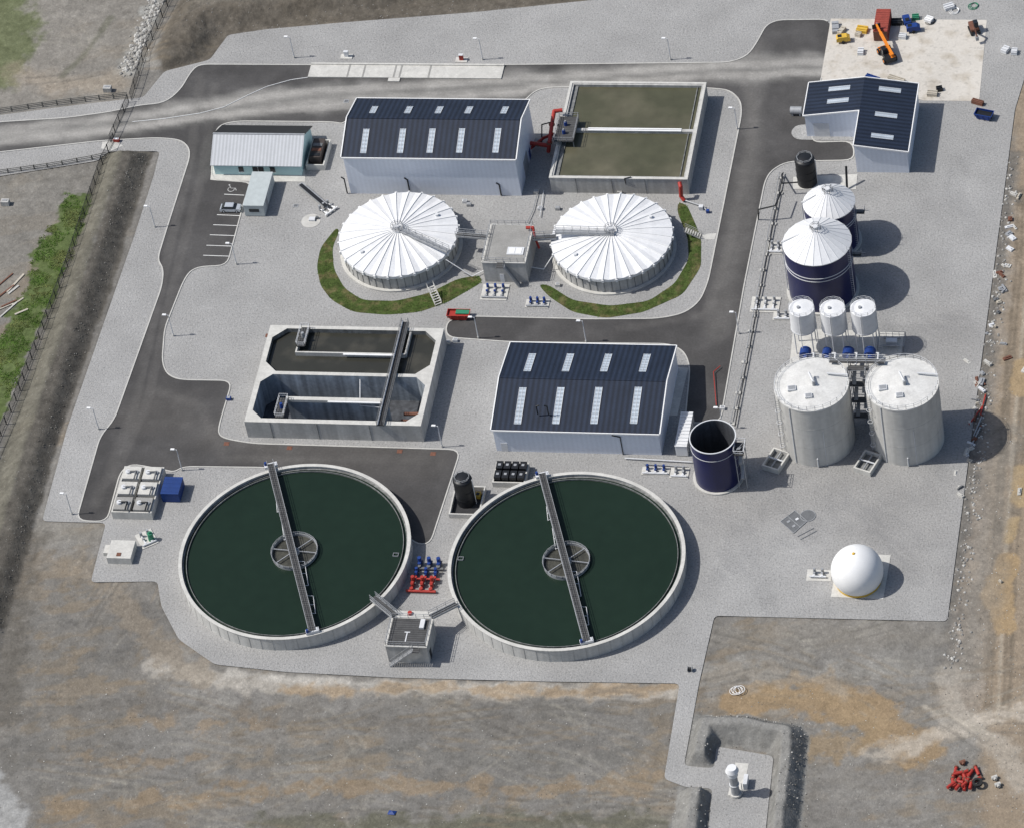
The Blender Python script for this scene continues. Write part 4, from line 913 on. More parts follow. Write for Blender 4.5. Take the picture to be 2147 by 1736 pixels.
k=MB();k.box(x0,x1,y0,y1,.15,2.6,WHITE);k.box(x0-.05,x1+.05,y0-.05,y1+.05,2.6,2.7,COVER);k.obj('casing',t)
for i in range(10):
    k=MB();y=y0+.4+(y1-y0-.8)*i/9;k.box(x0+.2,x1+.06,y-.1,y+.1,2.701,2.82,STEELW);k.box(x1+.051,x1+.11,y-.1,y+.1,.4,2.7,STEEL);k.obj('louvre',t)
Rg=55/SC(1797,1200)
cz=Rg*.62;c_=P(1797,1195,cz)
slab('pavement',[(1742,1251),(1852,1256),(1868,1163),(1758,1160)],.06,CONC)
t=T('gas_holder','white spherical membrane gas holder on a concrete pad','gas holder',(c_.x,c_.y,0))
k=MB();k.sphere((c_.x,c_.y,cz),Rg,WHITE,-.6,1,48,24);k.obj('membrane',t)
k=MB();k.ring(c_.x,c_.y,.06,.5,Rg*.8+.3,Rg*.8-.1,48,YELL);k.obj('base_ring',t)
k=MB();k.cyl(c_.x-.2,c_.y-.2,cz+Rg-.03,cz+Rg+.15,.3,.2,16,YELL);k.obj('cap',t)
slab('pavement',[(1690,1217),(1742,1218),(1744,1195),(1693,1193)],.055,CONC)
def pump_set(px,py,nx_,label,mot=BLUE,pipe=STEELW,rot=0,pad=True,L=3.2,sp_=1.5,b=1.0,padm=CONC):
    p=P(px,py);t=T('pump_set',label,'pumps',(p.x,p.y,.05 if b>1 else 0),None,rot);wd=nx_*sp_
    if pad:MB().box(-wd/2-.3,wd/2+.3,-L/2,L/2,.0,.15,padm).obj('base_slab',t,True)
    for i in range(nx_):
        x=-wd/2+sp_/2+i*sp_
        k=MB();k.cyl(x,L*.25,.15,.5,.3*b,.3*b,14,STEEL);k.cyl(x,L*.25,.5,1.25*b,.28*b,.24*b,14,mot);k.obj('motor',t,True)
        k=MB();k.tube([(x,L*.25,.4),(x,-L*.38,.4)],.14*b,pipe,8);k.cyl(x,-.1,.2,.75*b,.22*b,.22*b,12,mot);k.cyl(x,-L*.3,.2,.62*b,.24*b,.24*b,12,pipe);k.obj('pipe',t,True)
        if b>1:
            k=MB();k.cbox((x,L*.02,.9),(.5,.5,.5),mot);k.tube([(x+.45,L*.1,.3),(x+.45,L*.35,.9)],.13,STEELK,6);k.obj('valve',t,True)
    k=MB();k.tube([(-wd/2,-L*.38,.4),(wd/2,-L*.38,.4)],.18*b,pipe,8);k.obj('manifold',t,True)
    return t
pump_set(1716,1205,2,'grey pumps on pad next to gas holder',STEEL,STEELW,0,False,1.8,1.4)
pump_set(1038,614,3,'row of blue pumps with pale pipework on slabs',BLUE,STEEL,0,True,4.2,1.5)
pump_set(1127,638,3,'low pump set with pale pipes near tank',BLUE,STEEL,0,True,2.2,1.3)
slab('pavement',[(856,1244),(916,1247),(932,1184),(875,1180)],.04,ROOFG)
pump_set(886,1230,3,'thick red pipes and valves on a grey slab',RED,RED,0,False,3.6,1.75,1.4)
pump_set(894,1208,3,'middle row of blue valves with red pipes',BLUE,RED,0,False,2.6,1.75,1.2)
pump_set(901,1188,3,'row of blue pump motors behind red pipework',BLUE,STEELK,0,False,2.0,1.75,1.5)
pump_set(1375,988,3,'blue valves and grey pipes beside open tank',BLUE,STEELW,0,True,2,1.5)
pump_set(1425,992,2,'grey valves on pale slab beside open tank',STEEL,STEELW,0,True,2.6,1.4)
pump_set(1605,640,3,'cluster of grey pumps and pipes by pipe run',STEEL,STEELW,0,True,4,1.6)
pump_set(1640,665,2,'pumps with grey pipes beside navy tank',STEEL,STEELW,0,True,2,1.4)
pump_set(1625,522,2,'small grey pump pair on slab beside navy tank',STEEL,STEELW,0,True,3,1.2)
pump_set(686,440,3,'angled white pipework and valves on gravel',STEEL,WHITE,.9,False,3.6,1.0)
pump_set(308,1130,2,'grey pipework with valves beside concrete sump',STEEL,STEELW,.6,True,4,1.3)
p=P(318,1132);t=T('pump','green cylindrical pump standing on slab','pump',(p.x,p.y,0));k=MB();k.cyl(p.x,p.y,.1,1.9,.55,.5,16,GREENP);k.cyl(p.x,p.y,1.9,2.3,.25,.2,12,GREENP);k.obj('casing',t)
q=P(652,464);sheet('pavement',[(q.x+1.9*cos(i*pi/12),q.y+1.9*sin(i*pi/12)) for i in range(24)],.05,KERB,None,0)
t=T('hatch','small grey hatch and valve on round slab','hatch',P(655,462,.05));k=MB();q=P(655,462);k.cbox((q.x,q.y,.25),(1.2,.9,.4),STEELW);k.cbox((q.x+.9,q.y+.4,.3),(.5,.5,.5),STEELK);k.obj('lid',t)
t=T('steel_chute','dark steel conveyor chute lying on gravel','conveyor',P(655,415));k=MB();k.beam(P(630,387,.8),P(683,432,.8),1.0,.5,STEEL);k.obj('trough',t);k=MB();k.beam(P(630,387,1.1),P(683,432,1.1),.7,.12,BLACK);k.obj('belt',t)
for a,b,r_ in((1628,970,-.35),(1820,975,-.35)):
    p=P(a,b);t=T('open_sump','open concrete sump with steel rails between tall tanks','sump',(p.x,p.y,0),'open sumps',r_)
    k=MB();walls(k,-1.7,1.7,-2.4,2.4,.3,0,1.1,CONC);k.obj('wall',t,True);MB().box(-1.4,1.4,-2.1,2.1,.05,.3,CONCD).obj('floor',t,True)
    k=MB();k.box(-1.4,1.4,-.1,.1,.9,1.1,STEELW);k.tube([(0,-2,.8),(0,2,.8)],.15,STEEL);k.obj('cross_beam',t,True)
t=T('chamber_hatch','dark grey angular chamber cover with round lid in gravel','hatch',P(1665,1094));A4=[P(a,b,.08) for a,b in((1636,1093),(1667,1070),(1692,1092),(1664,1117))]
k=MB();k.add([tuple(p) for p in A4],[(0,1,2,3)],STEELK);k.obj('plate',t)
k=MB()
for i in range(4):k.beam(A4[i]+Vector((0,0,.03)),A4[(i+1)%4]+Vector((0,0,.03)),.10,.08,STEEL)
k.beam(A4[0].lerp(A4[1],.5)+Vector((0,0,.03)),A4[3].lerp(A4[2],.5)+Vector((0,0,.03)),.07,.06,STEEL);k.obj('frame',t)
q=P(1694,1081);k=MB();k.cyl(q.x,q.y,.0,.1,1.3,1.3,28,STEELK);k.ring(q.x,q.y,.0,.13,1.4,1.3,28,STEEL);k.obj('round_lid',t)
for f,g4 in((.3,.3),(.3,.7),(.72,.5)):
    u=A4[0].lerp(A4[1],f).lerp(A4[3].lerp(A4[2],f),g4);k=MB();k.cbox((u.x,u.y,.12),(.6,.45,.06),STEELW if f>.5 else STEEL,.7);k.obj('lid',t)
pipe_thing('two thin steel rods lying on gravel by hatch',[([g_(1672,1124,.1),g_(1706,1106,.1)],.05,STEEL),([g_(1678,1130,.1),g_(1712,1112,.1)],.05,STEEL)],'rod','rod')
for a,b in((475,930),(607,939),(838,946),(908,951),(726,213),(562,704),(620,432)):
    p=P(a,b,.03);t=T('drain_cover','rusty square drain cover set in asphalt','drain cover',(p.x,p.y,.03),'drain covers');k=MB();k.cbox((p.x,p.y,.04),(1.0,.9,.04),RUST if b>500 else STEEL);k.cbox((p.x,p.y,.07),(.7,.6,.02),RUST if b>500 else STEELK);k.obj('lid',t)
t,q=bund('biofilter_unit','concrete tank carrying rows of grey box filters','tank',[(238,1073),(320,1075),(342,978),(256,977)],1.9,.25,CONC,CONCD,.9)
for j in range(3):
    for i in range(2):
        w2=(q[1]-q[0])/2;l3=(q[3]-q[2])/3
        cx_,cy_=q[0]+w2*(i+.5),q[2]+l3*(j+.5);k=MB();k.box(cx_-w2*.42,cx_+w2*.42,cy_-l3*.4,cy_+l3*.4,.9,2.3,CONC if j else ROOFG);k.obj('filter_box',t)
        k=MB();k.cyl(cx_-.7,cy_,2.3,2.7,.5,.45,16,STEELW);k.tube([(cx_-.7,cy_,2.6),(cx_+.9,cy_,2.7),(cx_+.9,cy_-l3*.5,2.7)],.14,STEELK if j else BLACK);k.cyl(cx_+.9,cy_,2.3,2.6,.45,.4,16,STEEL);k.obj('fan',t)
t,(x0,x1,y0,y1)=box_thing('blue_container','dark blue steel container beside concrete unit','container',[(334,1034),(371,1036),(385,1001),(349,999)],2.3,BLUED)
k=MB();k.box(x0,x1,y0,y1,.1,2.25,BLUED);k.box(x0-.05,x1+.05,y0-.05,y1+.05,2.25,2.35,BLUED);k.obj('casing',t)
for i in range(4):MB().box(x0,x1,y0+.5+i*1.0,y0+.58+i*1.0,2.351,2.38,BLUED).obj('roof_rib',t)
t,(x0,x1,y0,y1)=box_thing('concrete_sump','low square concrete sump with central hatch','sump',[(221,1168),(271,1171),(286,1133),(236,1131)],1.6,CONC)
k=MB();k.box(x0,x1,y0,y1,0,1.6,CONC);k.obj('wall',t);k=MB();p=P(250,1162,1.6);k.box(p.x-.5,p.x+.3,p.y-.4,p.y+.4,1.601,1.7,RUST);k.obj('hatch',t)
k=MB();k.box(x0-1.2,x0-.02,y1-2.5,y1-.5,0,.8,CONC);k.obj('step',t)
x0,x1,y0,y1=rect([(645,162),(1052,165),(1056,139),(652,137)],.25)
t=T('roadside_slab','long white concrete slab with steel covers by the road','slab',((x0+x1)/2,(y0+y1)/2,0))
k=MB();k.box(x0,x1,y0,y1,0,.25,CONC);k.box(x0,x1,y1,y1+.4,0,.5,CONC);k.obj('deck',t)
for f in(.2,.28,.44,.47,.62):MB().box(x0+(x1-x0)*f,x0+(x1-x0)*f+.35,y0+.05,y1-.05,.252,.27,ROOFG).obj('joint_strip',t)
k=MB();k.box(x0+(x1-x0)*.42,x0+(x1-x0)*.48,y0-1,y0-.01,.02,.2,CONC);k.obj('ramp',t)
for a,b,cm in((968,127,RED),(727,120,WHITE)):
    p=P(a,b);t=T('control_kiosk','small roadside control kiosk on pad','kiosk',(p.x,p.y,0));k=MB();k.cbox((p.x,p.y,.08),(2.4,1.4,.15),CONC);k.obj('pad',t);k=MB();k.cbox((p.x,p.y,.8),(.8,.5,1.3),cm);k.cbox((p.x,p.y,1.48),(.9,.6,.08),STEELW);k.obj('casing',t)
k=MB()
for (a,b),(c2_,d2) in(((470,408),(512,410)),((455,451),(505,453)),((447,472),(501,474)),((440,493),(495,495)),((433,515),(490,517)),((426,536),(484,538))):
    A=P(a,b,.03);B=P(c2_,d2,.03);k.beam(A,B,.16,.012,PAINT)
q=P(485,396,.035);k.ring(q.x,q.y-.2,.026,.038,.7,.58,20,PAINTD,a0=2.2,a1=6.6);k.cyl(q.x-.6,q.y+1.0,.026,.038,.17,.17,12,PAINTD)
k.beam((q.x-.5,q.y+.8,.033),(q.x-.1,q.y+.1,.033),.12,.012,PAINTD);k.beam((q.x-.1,q.y+.1,.0335),(q.x+.8,q.y+.1,.0335),.12,.012,PAINTD);k.beam((q.x+.8,q.y+.1,.034),(q.x+1.1,q.y-.5,.034),.12,.012,PAINTD)
k.obj('road_marking',kind='structure')
hp=[(278,256),(340,250),(420,238),(470,225),(520,200),(560,182),(610,168),(645,163)]
t=T('hose','long thin pale hose trailing across the road','hose',P(450,225));k=MB();k.tube([g_(a,b,.08) for a,b in hp],.07,WHITE,5);k.obj('hose_line',t)
# ---------------------------------------------------------------- lamps
lp=T('street_lamp','slim galvanised lamp post with white lantern','street lamp',P(617,122),'slim site lamp posts')
MB().tubec((0,0,0),(0,0,5.6),.11,STEELW,8,.07).obj('pole',lp,True);MB().cyl(0,0,0,.5,.18,.18,8,CONC).obj('base',lp,True)
k=MB();k.tube([(0,0,5.55),(-.5,0,5.7)],.05,STEELW,5);k.prof([(-1.2,5.62),(-.4,5.6),(-.4,5.78),(-1.1,5.8)],-.2,.2,WHITE);k.obj('lamp_head',lp,True)
for a,b in((1012,126),(1406,126),(1546,272),(325,477),(496,555),(364,705),(1549,700),(1229,718),(1003,710),(207,900),(382,986),(151,1078),(927,937),(1516,900)):
    copy_thing(lp,P(a,b))
# ---------------------------------------------------------------- pipe run
pipe_thing('long low pipe run on concrete sleepers beside tanks',[([g_(1642,362,.5),g_(1541,893,.5)],.1,BLACK),([g_(1634,362,.5),g_(1560,760,.5),g_(1529,893,.5)],.07,STEEL)],'pipe_run')
for i in range(17):
    f=i/16;p=P(1638-103*f+ (i%2)*4,375+515*f)
    s_=T('sleeper','small pale concrete pipe support block','support block',(p.x,p.y,0),'pipe support blocks');k=MB();k.cbox((p.x,p.y,.15),(1.0,.6,.3),CONC);k.cbox((p.x,p.y,.42),(.12,.12,.3),STEEL);k.obj('block',s_)
pipe_thing('thin grey pipes along shed wall',[([g_(1310,960,.4),g_(1450,968,.4)],.12,STEELW),([g_(1350,972,.3),g_(1440,978,.3)],.1,STEEL)])
pipe_thing('slender red rod lying beside road',[([g_(1502,850,.3),g_(1496,780,.5),g_(1510,768,.5)],.08,RED)],'rod','rod')
for i,(a,b) in enumerate(((1125,405),(1133,440),(1170,440),(1180,470),(1300,405),(975,425),(984,432),(1100,575),(1170,600),(1405,515),(480,838),(1515,858),(940,720),(955,716))):
    p=P(a,b);t=T('service_box','small pale service box on the gravel','box',(p.x,p.y,0),'small service boxes');k=MB();k.cbox((p.x,p.y,.3),(.9,.7,.6),(CONC,STEELW,STEEL,BLUE if i==10 else WHITE)[i%4 if i!=10 else 3]);k.cbox((p.x,p.y,.63),(.6,.5,.06),STEEL);k.obj('casing',t)
pipe_thing('thin steel pipe beside round tank',[([g_(1128,400,.4),g_(1118,440,.4),g_(1105,468,.4)],.08,STEEL),([g_(1140,400,.4),g_(1132,455,.4)],.08,STEELW)])
pipe_thing('thin dark service cable on the gravel',[([g_(1318,402,.1),g_(1300,412,.1),g_(1290,420,.1)],.06,BLACK)],'cable','cable')
# ---------------------------------------------------------------- vehicles
p=P(485,441);t=T('parked_car','silver hatchback parked in marked bay','car',(p.x,p.y,.02),None,0)
k=MB();k.prof([(-2.05,.3),(-2.1,.65),(-1.95,.9),(-1.0,.98),(1.2,.98),(1.9,.88),(2.05,.6),(2.0,.3)],-.85,.85,SILVER,.1);k.prof([(-1.1,1.36),(-.9,1.42),(.55,1.42),(.7,1.36)],-.62,.62,SILVER,.02);k.obj('body',t,True)
k=MB();k.prof([(-1.75,.97),(-1.1,1.38),(.65,1.38),(1.25,.97)],-.78,.78,GLASS,.16);k.obj('window',t,True)
for x in(-1.3,1.3):
    for y in(-.86,.66):
        wv=MB().ycyl(x,y,y+.2,.31,.31,RUBBER).obj('wheel',t,True);MB().ycyl(x,y-.01,y+.21,.31,.17,STEELW,12).obj('rim',wv,True)
for y in(-.65,.4):MB().box(2.0,2.08,y,y+.25,.6,.78,WHITE).obj('headlight',t,True)
t,(x0,x1,y0,y1)=box_thing('shipping_container','rusty red shipping container on concrete apron','container',[(1830,66),(1861,67),(1867,19),(1838,20)],2.6,RED)
RED2=mat('container_red',(.26,.05,.035),.7,.2,.8,3)
k=MB();k.box(x0,x1,y0,y1,.1,2.6,RED2)
for i in range(10):
    y=y0+.3+(y1-y0-.6)*i/9;k.box(x0+.1,x1-.1,y-.12,y+.12,2.601,2.65,RED2);k.box(x1,x1+.05,y-.12,y+.12,.2,2.5,RED2)
k.obj('casing',t)
k=MB();k.box(x0+.08,(x0+x1)/2-.03,y0-.06,y0-.002,.2,2.5,RUST);k.obj('door',t);k=MB();k.box((x0+x1)/2+.03,x1-.08,y0-.06,y0-.002,.2,2.5,RUST);k.obj('door',t)
p=P(1860,120);t=T('telehandler','orange telescopic handler with raised boom on apron','telehandler',(p.x,p.y,.035),None,radians(118))
k=MB();k.prof([(-2.4,.6),(-2.4,1.4),(-1.8,1.6),(1.6,1.3),(2.3,1.0),(2.3,.6)],-1.0,1.0,BLACK);k.prof([(-2.35,1.0),(-2.3,1.5),(-1.0,1.7),(-.8,1.0)],-1.02,-.1,ORANGE);k.prof([(1.0,1.0),(1.0,1.4),(2.2,1.1),(2.3,.9)],-1.02,1.02,ORANGE);k.obj('chassis',t,True)
k=MB();k.prof([(-.7,1.3),(-.6,2.5),(.5,2.5),(.9,1.3)],.1,1.0,GLASS,.06);k.box(-.65,.55,.08,1.02,2.5,2.6,BLACK);k.obj('cab',t,True)
k=MB();k.beam((-2.1,-.45,1.9),(3.6,-.3,3.3),.5,.55,ORANGE);k.beam((3.5,-.3,3.3),(5.6,-.3,3.8),.36,.36,ORANGE);k.obj('boom',t,True)
k=MB();k.box(5.5,5.7,-1.1,.6,2.9,3.9,BLACK);k.beam((5.7,-.8,2.95),(6.9,-.8,3.0),.15,.08,STEEL);k.beam((5.7,.2,2.95),(6.9,.2,3.0),.15,.08,STEEL);k.obj('fork',t,True)
for x in(-1.6,1.5):
    for y in(-1.35,.95):
        wv=MB().ycyl(x,y,y+.4,.62,.62,RUBBER,20).obj('wheel',t,True);MB().ycyl(x,y-.01,y+.41,.62,.3,ORANGE,12).obj('rim',wv,True)
def trailer(px,py,m,label,rot=0):
    p=P(px,py);t=T('compressor_trailer',label,'trailer',(p.x,p.y,.035),None,rot)
    k=MB();k.prof([(-1.3,.5),(-1.3,1.2),(-.9,1.55),(.8,1.55),(1.4,1.1),(1.4,.5)],-.7,.7,m,.08);k.obj('casing',t,True);k=MB();k.box(-1.0,-.2,-.4,.4,1.551,1.6,BLACK);k.obj('vent_grille',t,True);k=MB();k.tube([(1.4,0,.5),(2.4,0,.4)],.06,STEEL);k.obj('drawbar',t,True)
    for y in(-.85,.7):MB().ycyl(0,y,y+.15,.35,.35,RUBBER).obj('wheel',t,True)
trailer(1768,88,YELL,'dusty yellow towed compressor on apron',.2)
trailer(1902,50,BLUE,'blue towed generator on apron',1.9);trailer(1915,66,BLUE,'second small blue towed generator',.2)
p=P(2043,66);t=T('mini_excavator','dark red tracked mini excavator at apron edge','excavator',(p.x,p.y,.035),None,-1.2)
for y in(-1.0,.55):
    k=MB();k.prof([(-1.2,0),(-1.4,.3),(-1.2,.6),(1.2,.6),(1.4,.3),(1.2,0)],y,y+.4,RUBBER);k.obj('track',t,True)
k=MB();k.prof([(-1.4,.7),(-1.4,1.5),(-.5,1.6),(.9,1.3),(.9,.7)],-.8,.8,RUST);k.obj('body',t,True);k=MB();k.prof([(-.4,1.4),(-.4,2.5),(.6,2.5),(.8,1.4)],-.1,.75,GLASS);k.obj('cab',t,True)
k=MB();k.beam((.8,-.4,1.2),(2.4,-.4,2.9),.25,.35,RUST);k.beam((2.4,-.4,2.9),(3.6,-.4,1.6),.2,.3,RUST);k.prof([(3.4,.9),(3.2,1.6),(3.9,1.7),(4.1,1.0)],-.7,-.1,STEEL);k.obj('arm',t,True)
for a,b,lx,ly,m,lab in((1808,66,2.2,1.6,YELL,'yellow crate of fittings on apron'),(1800,76,1.2,1.0,WOOD,'timber pallet on apron'),(1752,62,1.4,3.0,STEEL,'stack of scaffold frames on apron'),(1765,68,1.0,2.0,WOOD,'stack of pale timber on apron'),(1880,50,2,1.5,BLACK,'black crate beside red container'),(1893,80,1.5,1.2,STEELW,'steel bin on apron'),(1948,45,1.6,1.4,WHITE,'white bag on apron'),(1805,112,1.2,1.6,STEELW,'empty steel frame on apron'),(2108,108,1.3,1.6,STEELW,'grey utility box on gravel'),(2127,112,1.2,1.4,STEELW,'grey utility box on gravel'),(1830,168,3.0,1.0,BLUE,'blue crate of fittings behind workshop'),(1880,170,3.5,1.0,WOOD,'timber stack behind workshop'),(1955,200,2.0,1.2,WOOD,'loose timber near apron corner'),(1970,190,1.2,1.0,BLACK,'black crate near apron corner'),(2050,218,2.4,.9,RUST,'rusty steel bundle on gravel'),(2056,235,1.6,.7,WOOD,'loose planks beside blue skip'),(1920,40,1.4,1.2,GREENP,'green crate on apron'),(1990,18,2.0,1.4,STEELW,'pale steel frame by the bank')):
    p=P(a,b);t=T('crate',lab,'crate',(p.x,p.y,.036),None,random.uniform(-.5,.5))
    k=MB()
    k.box(-lx/2,lx/2,-ly/2,ly/2,.0,.15,m)
    for i in range(4):k.box(-lx/2+.02,lx/2-.02,-ly/2+ly*i/4+.03,-ly/2+ly*(i+1)/4-.05,.15,.7+.1*(i%2),m)
    k.obj('crate_body',t,True)
for a,b,m in((1950,47,BLACK),(2000,25,WHITE),(2040,15,GREENP)):
    p=P(a,b);t=T('hose_coil','loose coil of hose lying on the ground','hose',(p.x,p.y,.04),'loose hose coils');k=MB()
    for i in range(3):k.ring(.12*i,.1*i,.05+.07*i,.12+.07*i,1.0-.1*i,.92-.1*i,20,m)
    k.obj('coil',t,True)
def skip(px,py,m,label,inner,rot=0,L=3.6,lid=1.0):
    p=P(px,py);t=T('skip',label,'skip',(p.x,p.y,0.02),None,rot)
    k=MB();b=[(-L*.33,-.8,.05),(L*.33,-.8,.05),(L*.33,.8,.05),(-L*.33,.8,.05)];tt=[(-L/2,-.95,1.3),(L/2,-.95,1.3),(L/2,.95,1.3),(-L/2,.95,1.3)];ii=[(-L/2+.12,-.83,1.3),(L/2-.12,-.83,1.3),(L/2-.12,.83,1.3),(-L/2+.12,.83,1.3)]
    k.add(b+tt+ii,[(3,2,1,0),(0,1,5,4),(1,2,6,5),(2,3,7,6),(3,0,4,7),(4,5,9,8),(5,6,10,9),(6,7,11,10),(7,4,8,11)],m)
    for x in(-L*.3,0,L*.3):k.box(x-.06,x+.06,-1.02,-.9,.3,1.25,m)
    k.obj('shell',t,True);k=MB();k.box(-L/2+.13,L/2-.13,-.82,.82,.6,.9,m if lid<1 else inner);k.obj('skip_floor',t,True)
    if lid<1:MB().box(L/2-.13-L*lid,L/2-.13,-.2,.82,.95,1.2,inner).obj('skip_lid',t,True)
skip(963,666,RED,'red skip with green cover beside road',GREENP,0,4.4,.6)
skip(2064,247,BLUE,'blue steel skip on gravel',BLACK,-.25)
p=P(1669,240);t=T('fuel_tank','small grey fuel tank beside workshop','tank',(p.x,p.y,0));k=MB();k.tubec((p.x-1,p.y,1),(p.x+1.2,p.y,1),.75,STEEL,20);k.obj('shell',t)
for dx in(-.8,.7):k=MB();k.box(p.x+dx,p.x+dx+.3,p.y-.6,p.y+.6,.02,.5,STEEL);k.obj('saddle',t)
# ---------------------------------------------------------------- fences
def fence(label,pl,hh,m,sp_=2.5,pale=0,r=.06,name='fence'):
    pts=[P(a,b) for a,b in pl];t=T(name,label,'fence',(pts[0].x,pts[0].y,0));k=MB();kr=MB()
    for A,B in zip(pts[:-1],pts[1:]):
        n=max(1,int((B-A).length/sp_))
        for i in range(n):
            a=A.lerp(B,i/n);b=A.lerp(B,(i+1)/n);za,zb=max(gz_at(a.x,a.y),-.2),max(gz_at(b.x,b.y),-.2)
            k.cbox((a.x,a.y,za+hh/2),(r*2,r*2,hh),m)
            for f in(.3,.6,.9) if not pale else(.15,.9):kr.beam((a.x,a.y,za+hh*f),(b.x,b.y,zb+hh*f),.07,.14 if not pale else .07,m)
            if pale:
                q_=int((b-a).length/pale)
                for j in range(q_):
                    c=a.lerp(b,(j+.5)/q_);zc=za+(zb-za)*(j+.5)/q_;kr.cbox((c.x,c.y,zc+hh/2),(.05,.05,hh),m)
    k.obj('post',t,kind='stuff');kr.obj('rail',t,kind='stuff')
DK=mat('fence_dark',(.03,.032,.035),.6,.2);FW=mat('fence_timber',(.15,.145,.13),.85,.2)
fence('dark steel palisade security fence beside entrance',[(362,-10),(330,60),(300,130),(283,185),(275,212)],2.4,DK,2.7,.35)
fence('dark steel palisade fence along grass bank',[(240,296),(215,345),(185,430),(142,560),(92,690),(34,840),(-40,1010)],2.4,DK,2.7,.35)
fence('dark steel sliding gate across the entrance',[(270,215),(232,300)],2.4,DK,2.7,.3,name='gate')
fence('weathered timber rail fence beside entrance road',[(-10,238),(60,228),(150,216),(268,203)],1.4,FW,2.6,0,.1)
fence('weathered timber rail fence below entrance road',[(-10,367),(100,352),(225,330)],1.4,FW,2.6,0,.1)
p=P(245,297);t=T('gate_motor','small red gate motor box','box',(p.x,p.y,0));k=MB();k.cbox((p.x,p.y,.35),(1.2,.6,.7),RED);k.cbox((p.x,p.y,.75),(1.0,.5,.1),WHITE);k.obj('casing',t)
# ---------------------------------------------------------------- debris
def rock(mb,x,y,z0,s_,m,r):
    vs=[];n=6
    for j,(zz,rr_) in enumerate(((0,1),(.45,.9),(.8,.45))):
        for i in range(n):
            a=2*pi*i/n+j*.4;q_=s_*rr_*r.uniform(.7,1.15);vs.append((x+q_*cos(a),y+q_*sin(a),z0+zz*s_))
    mb.add(vs,[(j*n+i,j*n+(i+1)%n,(j+1)*n+(i+1)%n,(j+1)*n+i) for j in range(2) for i in range(n)]+[tuple(range(2*n,3*n))],m)
r=random.Random(9);STONE=mat('stone',(.26,.25,.23),.9,.2,1,4);STONEL=mat('stone_pale',(.45,.44,.41),.9,.15,1,4);STONED=mat('stone_dark',(.13,.12,.105),.9,.2,1,4)
k=MB()
for i in range(330):
    f=r.random();p=P(328-62*f+r.gauss(0,9),0+152*f+r.gauss(0,6));rock(k,p.x,p.y,gz_at(p.x,p.y)-.05,r.uniform(.15,.5),r.choice((STONE,STONEL)),r)
for i in range(480):
    f=r.random();p=P(2118-128*f+r.gauss(6,10),320+1080*f);rock(k,p.x,p.y,gz_at(p.x,p.y)-.05,r.uniform(.1,.35),r.choice((STONE,STONE,STONEL)),r)
for i in range(1300):
    p=P(r.uniform(0,2147),r.uniform(1440,1730)) if i%3 else P(r.uniform(2020,2147),r.uniform(800,1700))
    if inside(np.array([p.x]),np.array([p.y]),PADr)[0]:continue
    rock(k,p.x,p.y,gz_at(p.x,p.y)-.03,r.uniform(.06,.15),r.choice((STONE,STONED,STONE,STONEL)),r)
CR=[Vector((a,b,0)) for a,b in crest]
for i in range(2200):
    f=r.random()*(len(CR)-1);j=int(f);p=CR[j].lerp(CR[min(j+1,len(CR)-1)],f-j)+Vector((r.uniform(-5.2,4.6),0,0))
    rock(k,p.x,p.y,gz_at(p.x,p.y)-.04,r.uniform(.05,.13),r.choice((STONED,STONED,STONED,STONE)),r)
for i in range(800):
    p=P(r.uniform(360,1100),r.uniform(-10,75))
    if inside(np.array([p.x]),np.array([p.y]),PADr)[0]:continue
    rock(k,p.x,p.y,gz_at(p.x,p.y)-.04,r.uniform(.06,.16),r.choice((STONED,STONED,STONE)),r)
for i in range(500):
    p=P(r.uniform(1400,1700),r.uniform(1505,1736))
    if inside(np.array([p.x]),np.array([p.y]),PADr)[0]:continue
    rock(k,p.x,p.y,gz_at(p.x,p.y)-.04,r.uniform(.06,.17),r.choice((STONED,STONE,STONE,STONEL)),r)
k.obj('loose_stones',kind='stuff')
for i in range(52):
    f=r.random();p=P(2124-125*f+r.gauss(10,8),400+650*f if i<46 else r.uniform(700,1250));m=r.choice((CONC,STEELW,WOOD,STEEL,CONC,RUST,STONEL,STEELK))
    t=T('rubble_block','discarded concrete and timber piece by site edge','rubble',(p.x,p.y,gz_at(p.x,p.y)),'discarded debris along boundary',r.uniform(0,3));k=MB();lx=r.uniform(.5,2.1);ly=r.uniform(.3,1.0);hh=r.uniform(.12,.5)
    k.add([(-lx/2,-ly/2,0),(lx/2,-ly/2,0),(lx/2*.9,ly/2,0),(-lx/2,ly/2,0),(-lx/2,-ly/2*.9,hh),(lx/2*.95,-ly/2,hh*.8),(lx/2*.8,ly/2,hh),(-lx/2*.9,ly/2*.9,hh*.9)],[(3,2,1,0),(4,5,6,7),(0,1,5,4),(1,2,6,5),(2,3,7,6),(3,0,4,7)],m)
    k.box(-lx*.3,lx*.3,-.12,.12,hh*.9,hh*.9+.18,m);k.obj('chunk',t,True)
for i in range(9):
    p=P(26+r.uniform(-22,30),612+r.uniform(-45,45));t=T('timber_beam','pale timber plank dumped beside grass','timber',(p.x,p.y,gz_at(p.x,p.y)+.1),'dumped timber planks',radians(48)+r.uniform(-.35,.35));k=MB();L_=r.uniform(2.5,6);wd=r.uniform(.2,.45);mm=r.choice((WOOD,STONEL,WOOD,RUST));k.box(-L_/2,L_/2,-wd/2,wd/2,0,.1,mm);k.box(-L_/2,-L_/2+.4,-wd/2-.05,wd/2+.05,-.05,.0,mm);k.obj('plank',t,True)
for a,b in((226,190),(12,428)):
    p=P(a,b);t=T('concrete_block','squat concrete block on dirt','block',(p.x,p.y,gz_at(p.x,p.y)));k=MB();k.cbox((p.x,p.y,.4),(1.6,1.1,1.1),CONCW);k.cbox((p.x,p.y,1.0),(.9,.3,.12),STEEL);k.obj('block_body',t)
